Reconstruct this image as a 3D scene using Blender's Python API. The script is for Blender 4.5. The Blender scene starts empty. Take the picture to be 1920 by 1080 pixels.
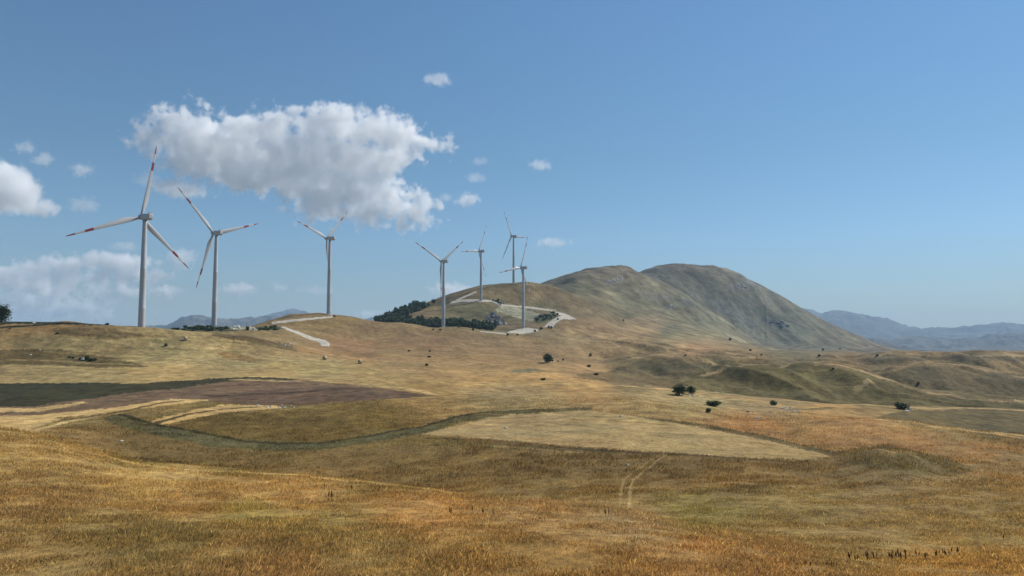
import bpy, math, random
import numpy as np
from mathutils import Vector, Matrix
sc = bpy.context.scene
C = sc.collection
R = math.radians
# ---------------------------------------------------------------- camera
F, HOR = 1440.0, 640.0
PITCH = math.atan((HOR - 540) / F)
CP, SP = math.cos(PITCH), math.sin(PITCH)
cam = bpy.data.cameras.new('camera'); cam.lens = 27; cam.sensor_width = 36
cam.clip_start = .1; cam.clip_end = 120000
camo = bpy.data.objects.new('camera', cam); C.objects.link(camo); sc.camera = camo
camo.rotation_euler = (math.pi / 2 + PITCH, 0, 0)
# ---------------------------------------------------------------- sky and sun
SUN_EL, SUN_AZ = 41, 60
w = bpy.data.worlds.new('World'); sc.world = w; w.use_nodes = True
wt = w.node_tree; sky = wt.nodes.new('ShaderNodeTexSky'); sky.sky_type = 'NISHITA'; sky.sun_disc = False
sky.sun_elevation = R(SUN_EL); sky.sun_rotation = R(SUN_AZ)
sky.altitude = 1200; sky.air_density = 1.5; sky.dust_density = .15; sky.ozone_density = 4
bg = wt.nodes['Background']; bg.inputs[1].default_value = .088
tint = wt.nodes.new('ShaderNodeMix'); tint.data_type = 'RGBA'; tint.blend_type = 'MULTIPLY'; tint.inputs[0].default_value = 1
tint.inputs[7].default_value = (.77, .96, 1.07, 1)      # clear mountain air, deeper blue
wt.links.new(sky.outputs[0], tint.inputs[6]); _g = wt.nodes.new('ShaderNodeTexCoord'); _s = wt.nodes.new('ShaderNodeSeparateXYZ'); _r = wt.nodes.new('ShaderNodeValToRGB')
wt.links.new(_g.outputs['Generated'], _s.inputs[0]); wt.links.new(_s.outputs[2], _r.inputs[0])      # the sky is paler than the model aloft, denser low down
for _p, _v in ((0, .68), (.13, .86), (.23, .85), (.42, .94)):
    _el = _r.color_ramp.elements.new(_p) if _p not in (0,) else _r.color_ramp.elements[0]
    _el.position = _p; _el.color = {0: (.68, .645, .77, 1), .13: (.86, .84, .92, 1)}.get(_p, (_v, _v, _v, 1))
_r.color_ramp.elements[-1].color = (.94, .94, .94, 1)
_m = wt.nodes.new('ShaderNodeMix'); _m.data_type = 'RGBA'; _m.blend_type = 'MULTIPLY'; _m.inputs[0].default_value = 1
wt.links.new(tint.outputs[2], _m.inputs[6]); wt.links.new(_r.outputs[0], _m.inputs[7]); wt.links.new(_m.outputs[2], bg.inputs[0])
sl = bpy.data.lights.new('sun', 'SUN'); sl.energy = 5.0; sl.angle = R(.53); sl.color = (1, .95, .87)
so = bpy.data.objects.new('sun', sl); C.objects.link(so)
_a, _e = R(SUN_AZ), R(SUN_EL)
so.rotation_euler = Vector((math.sin(_a) * math.cos(_e), math.cos(_a) * math.cos(_e), math.sin(_e))).to_track_quat('Z', 'Y').to_euler()
sc.view_settings.view_transform = 'Standard'; sc.view_settings.look = 'None'
sc.view_settings.exposure = 0.12; sc.view_settings.gamma = 1
sc.cycles.volume_bounces = 24; sc.cycles.max_bounces = 26; sc.cycles.diffuse_bounces = 3
sc.cycles.transparent_max_bounces = 16; sc.cycles.use_denoising = True

# ---------------------------------------------------------------- maths
rs = np.random.RandomState(7)
PERM = rs.permutation(4096).astype(np.int64)
GA = rs.rand(4096) * 2 * np.pi
GX, GY = np.cos(GA), np.sin(GA)
def pnoise(x, y):
    xi = np.floor(x).astype(np.int64); yi = np.floor(y).astype(np.int64)
    xf = x - xi; yf = y - yi
    u = xf * xf * xf * (xf * (xf * 6 - 15) + 10); v = yf * yf * yf * (yf * (yf * 6 - 15) + 10)
    def g(ix, iy, dx, dy):
        h = PERM[(PERM[ix & 4095] + iy) & 4095]
        return GX[h] * dx + GY[h] * dy
    a = g(xi, yi, xf, yf); b = g(xi + 1, yi, xf - 1, yf)
    c = g(xi, yi + 1, xf, yf - 1); d = g(xi + 1, yi + 1, xf - 1, yf - 1)
    return ((a + (b - a) * u) * (1 - v) + (c + (d - c) * u) * v) * 1.5
def fbm(x, y, s, o=4, r=.5):
    t = 0; a = 1
    for i in range(o):
        t = t + a * pnoise(x / s + 17.3 * i, y / s - 9.1 * i); s *= .5; a *= r
    return t
def sst(a, b, x):
    t = np.clip((x - a) / (b - a), 0, 1); return t * t * (3 - 2 * t)
def project(X, Y, Z):
    d = Y * CP + Z * SP; d = np.where(d < .01, .01, d)
    return 960 + F * X / d, 540 - F * (-Y * SP + Z * CP) / d
def ray(px, py):                                    # direction with forward component 1
    dx = (px - 960) / F; dv = (540 - py) / F
    y = CP - dv * SP; z = SP + dv * CP
    return dx / y, z / y
def lut(nodes, x):
    a = np.array(nodes, float); return np.interp(x, a[:, 0], a[:, 1])

# ---------------------------------------------------------------- terrain profiles
# each row: how high the land stands (y, as an elevation) at a forward distance D, across the view (x)
A = lambda *v: [(v[i], v[i + 1]) for i in range(0, len(v), 2)]
ROWS = [
 (A(0,1330), A(0,20)),
 (A(0,1080), A(0,35)),
 (A(0,960,600,975,1200,1010,1500,1055,1700,1068,1920,1062), A(0,58,600,56,1200,46,1600,40,1920,42)),
 (A(-300,790,0,806,100,822,170,846,250,868,400,880,560,886,700,902,850,926,1000,937,1160,952,1300,988,1500,1042,1650,1062,1750,1052,1920,1036,2300,1010), A(0,112,400,108,700,92,1000,80,1160,74,1300,62,1500,50,1650,46,1920,52)),
 (A(-300,830,0,856,100,866,170,880,250,898,400,908,560,912,700,926,850,946,1000,950,1160,957,1300,982,1500,1028,1650,1050,1750,1050,1920,1038,2300,1012), A(0,128,700,106,1000,92,1160,84,1300,72,1500,60,1650,54,1920,58)),
 (A(0,824,100,836,250,868,560,874,850,902,1160,922,1300,927,1500,937,1700,932,1920,930), A(0,165,560,155,850,130,1160,114,1500,98,1920,92)),
 (A(0,800,300,815,600,830,900,822,1200,840,1500,862,1560,860,1650,843,1700,850,1760,868,1920,888,2200,900), A(0,205,600,190,1200,170,1650,150,1920,140)),
 (A(0,778,300,770,600,780,900,788,1200,790,1500,838,1650,846,1750,855,1920,868,2200,880), A(0,250,600,240,1200,215,1650,165,1920,155)),
 (A(0,740,300,735,600,742,900,752,1200,755,1400,786,1500,790,1640,786,1700,790,1780,801,1860,809,1920,816,2200,840), A(0,310,600,300,1200,270,1500,235,1920,220)),
 (A(0,729,300,722,600,723,900,738,1200,741,1400,772,1500,780,1640,788,1700,797,1780,815,1860,826,1920,834,2200,855), A(0,337,600,330,1200,320,1500,285,1920,280)),
 (A(0,718,300,710,600,708,900,722,1000,716,1080,715,1110,717,1210,726.5,1310,734,1410,742,1560,756.5,1660,761,1810,764,1920,769,2200,780), A(0,365,600,360,900,370,1080,400,1200,400,1560,385,1920,390)),
 (A(0,690,300,692,600,698,900,703,1000,706,1080,717,1200,736,1310,747,1410,755,1560,769,1660,774,1810,778,1920,783,2200,790), A(0,410,600,410,900,425,1080,450,1200,445,1560,440,1920,440)),
 (A(0,650,300,662,600,683,900,692,1000,692,1080,702,1150,713,1250,728,1350,736,1450,741,1560,752,1660,760,1810,766,1920,771,2200,780), A(0,450,600,460,900,490,1200,490,1560,490,1920,490)),
 (A(-300,592,0,600,130,606,268,615,400,624,470,634,540,652,620,668,800,677,950,681,1080,688,1150,700,1200,708,1260,711,1310,704,1350,694,1400,682,1440,675,1500,677,1535,681,1610,693,1670,712,1740,735,1810,747,1920,752,2200,765), A(0,488,268,498,540,525,800,560,1100,580,1300,560,1450,600,1600,600,1920,570)),
 (A(-300,612,0,618,130,620,268,625,400,629,470,630,540,640,620,656,800,668,950,675,1080,680,1150,705,1200,715,1260,719,1310,716,1350,710,1400,703,1440,697,1500,698,1560,708,1610,716,1670,732,1740,751,1810,761,1920,767,2200,775), A(0,560,540,580,900,620,1400,665,1920,660)),
 (A(0,624,268,626,330,621,405,613,480,615,530,617,600,634,700,652,800,656,1000,664,1080,670,1130,680,1180,672,1240,664,1290,671,1340,681,1400,676,1500,680,1560,692,1610,700,1650,696,1710,682,1760,680,1810,684,1860,694,1920,706,2200,720), A(0,660,405,655,600,700,1000,740,1500,760,1920,770)),
 (A(0,630,268,630,400,624,480,614,510,607,560,603,618,611,700,628,800,638,950,646,1080,656,1130,672,1240,673,1310,677,1400,679,1500,685,1600,700,1650,706,1710,697,1810,697,1920,716), A(0,780,600,780,1000,860,1920,890)),
 (A(0,636,268,634,400,630,460,618,500,604,520,596,545,588,600,586,640,591,700,601,760,608,833,615,900,622,1000,630,1100,638,1200,650,1300,660,1360,667,1420,669,1500,671,1560,671,1610,670,1650,665.5,1710,662,1810,662.5,1920,665), A(0,860,600,860,850,900,1100,960,1600,1000,1920,1000)),
 (A(0,640,400,636,600,600,700,614,760,616,800,615,833,613.5,870,617,900,621,1000,627,1100,634,1200,646,1400,668,1500,676,1600,674,1700,668,1800,665,1920,668), A(0,950,700,950,833,985,1000,1030,1400,1080,1920,1100)),
 (A(0,640,600,615,700,617,833,625,900,621,940,618,981,613,1030,613,1060,612,1100,622,1200,640,1300,652,1400,664,1500,672,1600,672,1920,668), A(0,1060,833,1050,981,1112,1920,1180)),
 (A(0,642,600,625,700,611,740,604,833,603,900,602,940,604,981,600,1040,592,1080,596,1130,610,1200,630,1300,645,1400,658,1500,668,1600,668,1920,666), A(0,1160,833,1140,981,1190,1920,1280)),
 (A(0,642,600,625,700,606,750,592,800,580,850,568,901,565,950,570,1000,578,1050,582,1090,590,1150,610,1250,632,1350,648,1450,660,1600,664,1920,664), A(0,1280,901,1288,1920,1400)),
 (A(0,644,600,625,700,605,740,588,780,574,820,560,850,549,900,536,940,531,963,530,985,527.5,1030,534,1060,546,1100,562,1150,592,1200,612,1280,628,1380,646,1460,658,1600,662,1920,662), A(0,1390,963,1400,1100,1440,1920,1600)),
 (A(0,644,600,630,700,620,780,600,850,575,900,560,963,550,1030,548,1060,556,1100,572,1150,596,1200,606,1280,620,1380,644,1460,656,1600,660,1920,662), A(0,1560,963,1570,1920,1760)),
 (A(0,646,700,635,850,600,963,560,1025,545,1080,538,1130,545,1200,570,1280,596,1340,618,1400,644,1460,655,1560,660,1700,664,1920,662), A(0,1900,963,1900,1920,2150)),
 (A(0,648,700,640,850,600,940,555,985,536,1010,530,1040,521,1070,511,1100,503,1130,499,1160,497.5,1180,500,1205,509,1240,526,1280,548,1320,576,1360,602,1400,630,1430,648,1480,656,1560,660,1700,664,1920,662), A(0,2250,1100,2250,1300,2200,1920,2500)),
 (A(0,648,850,620,1010,570,1100,550,1180,535,1205,530,1240,546,1280,572,1320,598,1360,622,1400,640,1440,650,1500,650,1600,654,1700,663,1920,660), A(0,2550,1300,2480,1920,2800)),
 (A(0,648,850,640,1010,580,1100,530,1180,520,1205,509,1230,500,1260,495.5,1290,496,1320,499,1340,498.5,1360,503,1385,514,1400,521,1430,538,1450,549,1480,564,1510,582,1550,604,1590,622,1620,634,1650,648,1690,658,1760,662,1920,660), A(0,2950,1200,2950,1920,3200)),
 (A(0,650,850,645,1100,560,1250,530,1400,550,1500,600,1600,640,1690,660,1920,662), A(0,3400,1920,3700)),
 (A(0,652,1920,662), A(0,4500)),
 (A(0,640,300,640,900,645,1500,650,1600,650,1620,640,1640,637,1665,642,1700,655,1780,659,1830,655,1870,653,1920,656,2100,650), A(0,5600)),
 (A(0,648,1500,656,1920,660), A(0,7000)),
 (A(0,618,200,616,290,612,320,606,345,595,375,590.5,400,594,430,598,470,597,500,594,540,590,600,596,660,605,720,600,900,610,1500,628,1600,631,1640,636,1665,639,1700,634,1730,631,1760,634,1820,633,1860,629,1920,627,2100,610), A(0,9500)),
 (A(0,640,1920,646), A(0,11500)),
 (A(0,620,300,616,480,596,520,586,548,579.5,570,585,610,600,680,602,705,592,730,600,800,612,1400,600,1480,584,1500,578,1520,581,1540,588,1552,583,1580,581,1600,583,1630,590,1645,591,1660,597,1690,609,1710,613,1740,616,1780,616,1820,611,1850,607,1880,606,1920,608,2100,590), A(0,15000)),
 (A(0,650,1920,650), A(0,17500)),
 (A(0,650,1920,650), A(0,20500)),
]
TN = np.concatenate([np.linspace(-1.6, -.8, 80, endpoint=False), np.linspace(-.8, .8, 1400, endpoint=False), np.linspace(.8, 1.6, 81)])
LD = np.linspace(math.log(20), math.log(20500), 2400)
def build_table():
    xp = 960 + F * TN / CP
    K = len(ROWS)
    lnd = np.zeros((K, len(TN))); tt = np.zeros((K, len(TN)))
    for k, (ys, ds) in enumerate(ROWS):
        x = xp.copy()
        for _ in range(3):
            y = lut(ys, x); t = ray(0, y)[1]; x = 960 + F * TN / (CP + t * SP)
        wv = 1 + (.022 if k > 12 else .008) * pnoise(x / 160.0 + 5 * k, x * 0 + k) * (0 if k < 3 else 1)
        lnd[k] = np.log(lut(ds, x) * wv); tt[k] = t
    ker = np.exp(-np.linspace(-2, 2, 11) ** 2); ker /= ker.sum()
    for k in range(K):
        for M in (lnd, tt):
            M[k] = np.convolve(np.pad(M[k], 5, mode='edge'), ker, mode='valid')
    lnd = np.maximum.accumulate(lnd + np.arange(K)[:, None] * 1e-4, axis=0)
    out = np.zeros((len(TN), len(LD)))
    for i in range(len(TN)):
        x, y = lnd[:, i], tt[:, i]
        h = np.diff(x); d = np.diff(y) / h
        m = np.zeros(K); s = d[:-1] * d[1:] > 0
        w1 = 2 * h[1:] + h[:-1]; w2 = h[1:] + 2 * h[:-1]
        with np.errstate(all='ignore'):
            hm = (w1 + w2) / (w1 / d[:-1] + w2 / d[1:])
        m[1:-1] = np.where(s, hm, (d[:-1] + d[1:]) * .12)
        m[0], m[-1] = d[0], d[-1]
        j = np.clip(np.searchsorted(x, LD) - 1, 0, K - 2)
        u = np.clip((LD - x[j]) / h[j], 0, 1)
        out[i] = ((1 + 2 * u) * (1 - u) ** 2 * y[j] + u * (1 - u) ** 2 * h[j] * m[j]
                  + u * u * (3 - 2 * u) * y[j + 1] + u * u * (u - 1) * h[j] * m[j + 1])
    return out
TAB = build_table()
def zfun(X, Y):
    X = np.asarray(X, float); Y = np.asarray(Y, float)
    Yc = np.maximum(Y, 21.0)
    tn = np.clip(X / Yc, -1.59, 1.59)
    fi = np.interp(tn, TN, np.arange(len(TN))); i = np.clip(fi.astype(int), 0, len(TN) - 2); fi = fi - i
    fj = (np.log(Yc) - LD[0]) / (LD[1] - LD[0]); j = np.clip(fj.astype(int), 0, len(LD) - 2); fj = np.clip(fj - j, 0, 1)
    t = (TAB[i, j] * (1 - fj) + TAB[i, j + 1] * fj) * (1 - fi) + (TAB[i + 1, j] * (1 - fj) + TAB[i + 1, j + 1] * fj) * fi
    z = t * Yc
    D = Yc
    n = fbm(X, Y, 14, 3) * .22 * sst(25, 60, D) * (1 - sst(400, 700, D))
    n += fbm(X + 300, Y, 45, 3) * .7 * sst(60, 160, D)
    m = sst(40, 150, X) * sst(380, 480, D) * (1 - sst(1000, 1300, D))
    n += (fbm(X * .9, Y * .65 + 90, 60, 4) * 3.5 + (.5 - np.abs(fbm(X * .8 + Y * .5 + 40, Y * .5 - X * .2, 75, 3, .45)) * 1.6) * 7) * m
    m2 = sst(430, 520, D) * (1 - sst(1100, 1500, D)) * (1 - sst(40, 150, X))
    n += (.5 - np.abs(fbm(X * .8 + 400, Y * .5, 90, 3, .45)) * 1.6) * 2.2 * m2
    n += fbm(X, Y, 130, 3) * 3.0 * sst(420, 560, D) * (1 - sst(1600, 2200, D)) * .6
    if D.max() > 1200:
        rg = 1 - np.abs(fbm(X + Y * .35, Y * .35, 150, 4)) * 2
        n += (fbm(X, Y, 380, 4) * 4 + (rg - .6) * 6) * sst(1500, 2200, D)
        rg = 1 - np.abs(fbm(X, Y, 1500, 5)) * 2
        r2 = 1 - np.abs(fbm(X + 900, Y, 520, 4)) * 2
        n += ((rg - .6) * 42 + (r2 - .6) * 30 + fbm(X, Y, 420, 3) * 14) * sst(5000, 9000, D)
    z = z + n
    near = -1.7 - .262 * np.where(Y > 0, Y, Y * .45)
    b = sst(21, 48, Y)
    return z * b + near * (1 - b)
def hit(px, py, d0=36, d1=4000):
    tx, tz = ray(px, py)
    D = np.exp(np.linspace(math.log(d0), math.log(d1), 2500))
    z = zfun(tx * D, D); s = z >= tz * D
    if s.any(): j = int(np.argmax(s))
    else: j = int(np.argmax(z / D))
    if s.any() and j > 0:
        f0 = z[j - 1] - tz * D[j - 1]; f1 = z[j] - tz * D[j]; u = -f0 / (f1 - f0 + 1e-9); d = D[j - 1] + (D[j] - D[j - 1]) * u
    else: d = D[j]
    x = tx * d
    return Vector((x, d, float(zfun(np.array([x]), np.array([d]))[0])))

# ---------------------------------------------------------------- ground colours: vegetation, soil and stone, plus painted slope shade and crest highlights
CTRL = [  # x, y, colour of the growth there, partly shade on the rolling hills
 (100,1050,132,108,66),(200,1010,124,104,62),(320,1010,120,103,62),(450,1040,130,106,64),(60,930,132,106,64),(300,900,160,132,82),(120,850,144,118,72),(500,920,158,126,76),(470,955,136,116,62),
 (600,985,134,112,64),(700,1040,132,110,66),(500,1060,134,106,64),(380,940,138,108,62),(550,930,150,118,70),(800,960,148,112,64),(900,1020,134,106,60),(1000,960,142,112,70),(1100,1050,136,106,60),
 (1200,980,136,112,76),(1300,1040,140,106,62),(1400,1060,132,102,60),(1800,1070,140,108,58),(1600,1010,126,104,62),
 (300,840,96,82,44),(500,860,104,90,50),(420,800,104,86,44),(700,780,112,90,44),(600,800,104,84,42),(700,850,116,98,54),(800,870,110,94,52),(1000,870,92,78,46),(1150,860,88,74,44),
 (1000,905,114,100,58),(1400,890,106,88,54),(1300,870,98,80,50),(1600,900,118,98,62),(1700,870,98,84,54),(1500,940,124,106,64),(1800,920,124,102,62),(1850,980,126,104,60),(1300,960,118,104,58),
 (950,752,138,116,74),(800,748,142,112,64),(1000,735,150,124,80),(700,700,160,130,80),(900,705,166,130,78),(1100,725,170,130,78),(1000,712,166,128,76),
 (1300,750,150,128,82),(1250,745,156,130,84),(1450,762,156,128,84),(1400,800,156,112,64),(1600,800,156,118,72),(1700,830,150,110,64),(1850,850,148,112,66),(1800,800,138,114,72),(1550,770,160,122,72),(1880,870,132,106,66),
 (1750,780,140,118,74),(1880,800,104,90,54),(1830,790,104,92,54),
 (100,640,138,118,76),(300,650,144,124,80),(150,700,152,130,82),(450,680,152,132,86),(600,690,152,130,82),(30,620,134,106,66),(100,612,128,100,62),(400,640,142,120,76),(500,700,166,136,84),(300,705,164,134,82),
 (560,610,124,102,66),(620,605,120,98,62),(700,620,122,98,66),(560,640,136,110,72),(650,650,138,104,70),(800,640,124,96,64),(900,650,132,104,70),(750,670,140,112,74),(900,680,144,114,74),(1000,660,134,106,72),
 (460,628,124,104,68),(1050,630,138,116,80),(1200,620,146,120,84),(1150,640,150,122,84),(1300,652,156,122,84),(1280,640,136,118,82),(1100,610,128,104,74),(1200,600,122,102,74),
 (1100,670,136,108,72),(1200,680,114,96,62),(1250,700,100,86,56),(1350,690,92,84,54),(1450,700,94,86,54),(1400,665,140,112,74),(1600,670,128,102,66),(1700,680,134,108,68),(1600,710,98,86,54),(1800,680,124,102,66),(1700,720,112,94,60),(1850,720,100,84,54),(1850,750,100,86,52),(1600,740,118,102,62),(1500,740,116,102,62),(1900,690,136,110,70),  # rolling hills: greener hollows, with shade of the facing slopes mixed in
 (1200,710,110,94,62),(1100,700,146,116,76),
 (830,575,112,102,70),(880,550,114,96,66),(950,545,112,96,66),(1000,550,118,98,68),(880,580,100,94,64),(1020,570,108,96,66),(1050,560,116,96,68),(960,600,108,98,68),(800,585,128,108,74),
 (1080,540,92,88,62),(1100,520,108,96,72),(1150,510,110,96,72),(1200,540,114,106,76),(1250,570,112,108,78),(1180,570,106,100,72),(1320,610,112,106,78),(1100,585,110,94,68),(1180,590,96,88,64),(1250,620,98,92,68),
 (1300,520,92,86,68),(1280,505,98,86,68),(1350,540,92,88,70),(1400,560,94,92,72),(1450,590,92,94,72),(1500,620,96,100,76),(1550,640,108,102,76),(1450,640,106,104,78),(1380,510,110,100,78),(1620,655,112,98,72),(1450,650,108,98,72)]
CT = np.array(CTRL, float)
POLY = [ # polygon, (r,g,b), D range, strength
 (A(60,826,110,800,250,800,500,842,800,835,1000,845,1160,850,1560,868,1560,900,1200,925,1160,960,850,960,560,930,250,915,100,870), (120,96,56), 112, 330, .75),
 (A(180,850,240,856,330,868,420,878,470,890,300,905,200,885), (62,52,30), 112, 210, .85),
 (A(1560,860,1600,842,1650,833,1700,841,1760,858,1840,880,1780,894,1700,890,1620,876), (96,84,50), 100, 330, .7),
 (A(0,598,40,600,130,604.5,215,608,215,610,130,608,0,605), (52,56,44), 440, 620, 1),
 (A(0,660,40,655,110,655,200,668,285,688,200,690,100,684,0,680), (94,78,46), 380, 600, .95),
 (A(100,620,150,614,230,620,290,632,200,634,120,628), (98,78,50), 400, 600, .9),
 (A(0,721,120,718,200,718,260,719,350,713,440,707,530,708,600,716,540,712,470,711,400,718,330,728,250,736,130,752,60,762,0,768), (60,57,36), 250, 480, 1),
 (A(0,768,60,762,130,752,250,736,330,728,400,718,470,711,540,712,600,716,700,726,760,734,815,741,760,746,700,750,560,760,470,760,400,753,340,750,260,762,200,770,100,778,0,790), (112,88,66), 220, 440, 1),
 (A(390,742,480,732,600,724,700,728,760,734,815,741,760,746,700,750,560,760,470,760,400,753), (98,75,57), 220, 440, .9),
 (A(0,772,60,765,160,753,165,756,70,772,0,779), (186,152,100), 220, 440, 1),
 (A(0,792,70,778,130,772,200,766,290,752,340,748,392,750,350,756,300,762,200,775,110,783,70,800,30,812,0,803), (186,152,98), 180, 400, 1),
 (A(275,792,350,771,420,759,520,760,530,766,440,772,400,778,300,798), (178,146,92), 180, 400, 1),
 (A(190,783,230,776,300,796,370,808,440,822,540,830,620,828,700,814,790,800,850,780,900,772,1000,768,1110,764,1110,768,1000,775,920,782,860,794,800,812,700,828,620,842,520,846,400,838,300,818,220,800), (86,80,48), 120, 330, .9),
 (A(260,790,300,800,370,812,440,826,540,834,620,832,700,819,790,804,840,792,800,808,700,824,620,838,520,842,400,834,300,812), (92,88,60), 120, 330, .8),
 (A(785,814,850,800,900,788,960,777,1020,774,1100,770,1180,779,1300,799,1420,820,1500,836,1565,853,1530,862,1430,860,1300,851,1180,845,1050,835,950,826,860,820), (154,132,90), 110, 330, 1),
 (A(1176,778,1250,786,1340,799,1440,818,1560,848,1600,846,1560,856,1440,826,1300,799), (90,78,48), 110, 330, .9),
 (A(1296,709,1350,698,1400,687,1440,680,1500,682,1535,686,1610,698,1670,716,1740,739,1810,751,1920,756,1920,767,1810,766,1660,763,1560,758,1410,744,1310,732,1270,720), (90,79,44), 430, 640, .8),  # rolling-hill slopes from here: greener growth with shade painted in
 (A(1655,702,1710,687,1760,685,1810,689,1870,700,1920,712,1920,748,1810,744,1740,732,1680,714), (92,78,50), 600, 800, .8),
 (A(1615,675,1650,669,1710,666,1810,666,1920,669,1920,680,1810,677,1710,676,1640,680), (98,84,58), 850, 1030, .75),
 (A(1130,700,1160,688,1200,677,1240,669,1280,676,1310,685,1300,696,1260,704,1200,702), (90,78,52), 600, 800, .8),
 (A(1080,702,1130,696,1200,712,1240,722,1180,718,1100,712), (100,84,54), 430, 600, .7),
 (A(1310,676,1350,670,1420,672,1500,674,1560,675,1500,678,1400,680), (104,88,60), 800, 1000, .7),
 (A(1690,792,1740,784,1800,790,1860,792,1920,796,1920,812,1860,806,1780,798), (88,76,44), 240, 400, .0),
 (A(1640,782,1700,770,1800,768,1920,774,1920,830,1860,822,1780,812,1700,796), (92,78,46), 262, 400, .85),
 (A(400,624,470,631,560,652,600,664,560,660,470,643,400,631), (96,78,50), 400, 640, .95),
 (A(405,661,440,662,500,677,470,679,420,672), (128,98,58), 400, 600, .9),
 (A(380,648,430,650,420,654,385,654), (166,136,94), 400, 600, .9),
 (A(550,650,620,652,720,680,640,672,560,660), (150,112,72), 400, 800, .7),
 (A(320,614,400,611,440,613,520,612,530,617,440,621,330,622), (70,70,46), 560, 800, .9),
 (A(436,611,475,613,482,618,450,619,430,617), (150,142,118), 560, 800, .9),
 (A(928,580,945,574,975,578,1000,583,1012,590,1005,602,985,600,960,593,940,588), (152,148,122), 1000, 1330, .9),
 (A(940,571,1000,575,1040,580,1040,584,1000,580,940,575), (146,140,116), 1000, 1400, .8),
 (A(905,610,912,590,925,582,938,592,947,606,930,616,910,618), (70,70,66), 1000, 1330, .9),
 (A(1000,596,1020,588,1045,588,1045,594,1025,604,1005,606), (74,80,58), 1000, 1330, .9),
 (A(920,561,932,562,945,572,935,573,922,568), (84,80,70), 1100, 1400, .9),
 (A(838,568,870,562,880,566,850,574), (96,92,74), 1100, 1400, .8),
 (A(925,612,1000,606,1010,612,980,618,940,617), (118,96,70), 1000, 1250, .8),
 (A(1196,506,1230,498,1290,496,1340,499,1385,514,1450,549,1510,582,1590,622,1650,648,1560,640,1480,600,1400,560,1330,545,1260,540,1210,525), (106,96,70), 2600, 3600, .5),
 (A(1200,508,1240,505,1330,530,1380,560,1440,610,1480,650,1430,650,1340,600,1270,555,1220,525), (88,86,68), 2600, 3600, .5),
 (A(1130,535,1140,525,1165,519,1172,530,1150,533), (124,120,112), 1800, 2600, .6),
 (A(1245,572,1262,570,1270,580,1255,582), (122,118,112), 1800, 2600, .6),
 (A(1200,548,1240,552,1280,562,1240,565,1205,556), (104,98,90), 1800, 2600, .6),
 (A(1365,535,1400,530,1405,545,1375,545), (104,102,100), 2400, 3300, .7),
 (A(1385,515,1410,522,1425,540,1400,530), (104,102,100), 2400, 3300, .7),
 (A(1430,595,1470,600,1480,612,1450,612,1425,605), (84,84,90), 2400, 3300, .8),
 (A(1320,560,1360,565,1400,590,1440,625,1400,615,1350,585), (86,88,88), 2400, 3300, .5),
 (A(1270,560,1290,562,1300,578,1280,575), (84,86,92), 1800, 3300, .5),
 (A(1500,702,1520,695,1525,704,1508,712), (128,122,62), 400, 1000, .35),
 (A(1605,712,1620,707,1615,718,1598,720), (128,122,62), 400, 1000, .35),
 (A(1420,700,1440,695,1500,712,1480,716), (112,104,62), 400, 1000, .4),
 (A(960,695,1000,690,1030,694,1000,699,960,699), (110,108,80), 380, 700, .7),
 (A(1380,632,1405,640,1418,642,1405,643), (160,138,100), 1500, 2600, .8),
]
TRACKS_HILITES = [ # tracks, edges, painted crest highlights: centre line, half width in metres, colour, D range
 (A(1263,848,1250,852,1226,869,1204,886,1188,899,1182,912,1181,930,1180,953), .17, (146,124,84), 70, 260),
 (A(1246,849,1232,856,1208,872,1186,887,1170,899,1165,915,1163,946), .15, (134,112,72), 70, 260),
 (A(35,812,70,798,110,786), 1.0, (176,150,104), 120, 330),
 (A(55,812,90,800,130,790,200,776), .9, (176,150,104), 120, 330),
 (A(440,712,560,714,700,722,820,740), 2.2, (174,142,94), 250, 450),
 (A(900,738,1000,742,1150,740,1300,758,1400,770), .9, (96,84,54), 200, 420),
 (A(1340,752,1400,762,1480,768,1560,764), 1.6, (100,84,52), 200, 440),
 (A(1605,730,1618,722,1632,714), 2.0, (140,118,80), 400, 900),
 (A(1750,800,1800,806,1860,812,1920,822), 2.0, (170,136,88), 180, 400),
 (A(1000,697,1080,712,1250,731,1420,752), 2.0, (164,124,74), 300, 500),
 (A(1320,704,1350,695,1400,684,1440,677,1500,678.5,1535,682.5,1610,694,1670,713,1740,736,1810,748,1920,753), 2.2, (160,132,92), 430, 640),  # highlights along the hill crests, painted as pale lines here and below
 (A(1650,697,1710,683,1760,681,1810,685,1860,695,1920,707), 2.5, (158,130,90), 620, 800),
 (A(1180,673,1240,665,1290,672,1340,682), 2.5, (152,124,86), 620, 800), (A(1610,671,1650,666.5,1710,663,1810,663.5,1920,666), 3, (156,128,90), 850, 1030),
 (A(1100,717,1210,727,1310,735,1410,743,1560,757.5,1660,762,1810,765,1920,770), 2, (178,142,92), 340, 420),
 (A(1640,787,1700,791,1780,802,1860,810,1920,817), 1.4, (180,146,98), 190, 260),
 (A(230,778,262,789,300,799,370,810,440,824,540,832,620,829,700,816,790,801,850,783,900,774,1000,769,1100,765), .9, (56,50,28), 130, 330),
 (A(275,798,350,777,420,767,480,763), .9, (70,60,34), 150, 380), (A(120,786,200,777,290,758,340,752), .9, (74,60,38), 150, 400), (A(390,742,480,738,600,731,700,729), 1.6, (74,58,44), 230, 430),
 (A(800,822,950,829,1050,838,1180,848,1300,854,1430,863,1540,865), .5, (70,58,34), 100, 300),
 (A(200,856,300,876,400,885,560,891,700,906,850,930), .8, (178,146,92), 80, 118),
 (A(300,704,400,698,500,704,640,716), 2.4, (170,138,86), 300, 470),
]
POLY = [([(-600 if x == 0 else 2500 if x == 1920 else x, y) for x, y in P], c, a, b, s_) for P, c, a, b, s_ in POLY]
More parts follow.
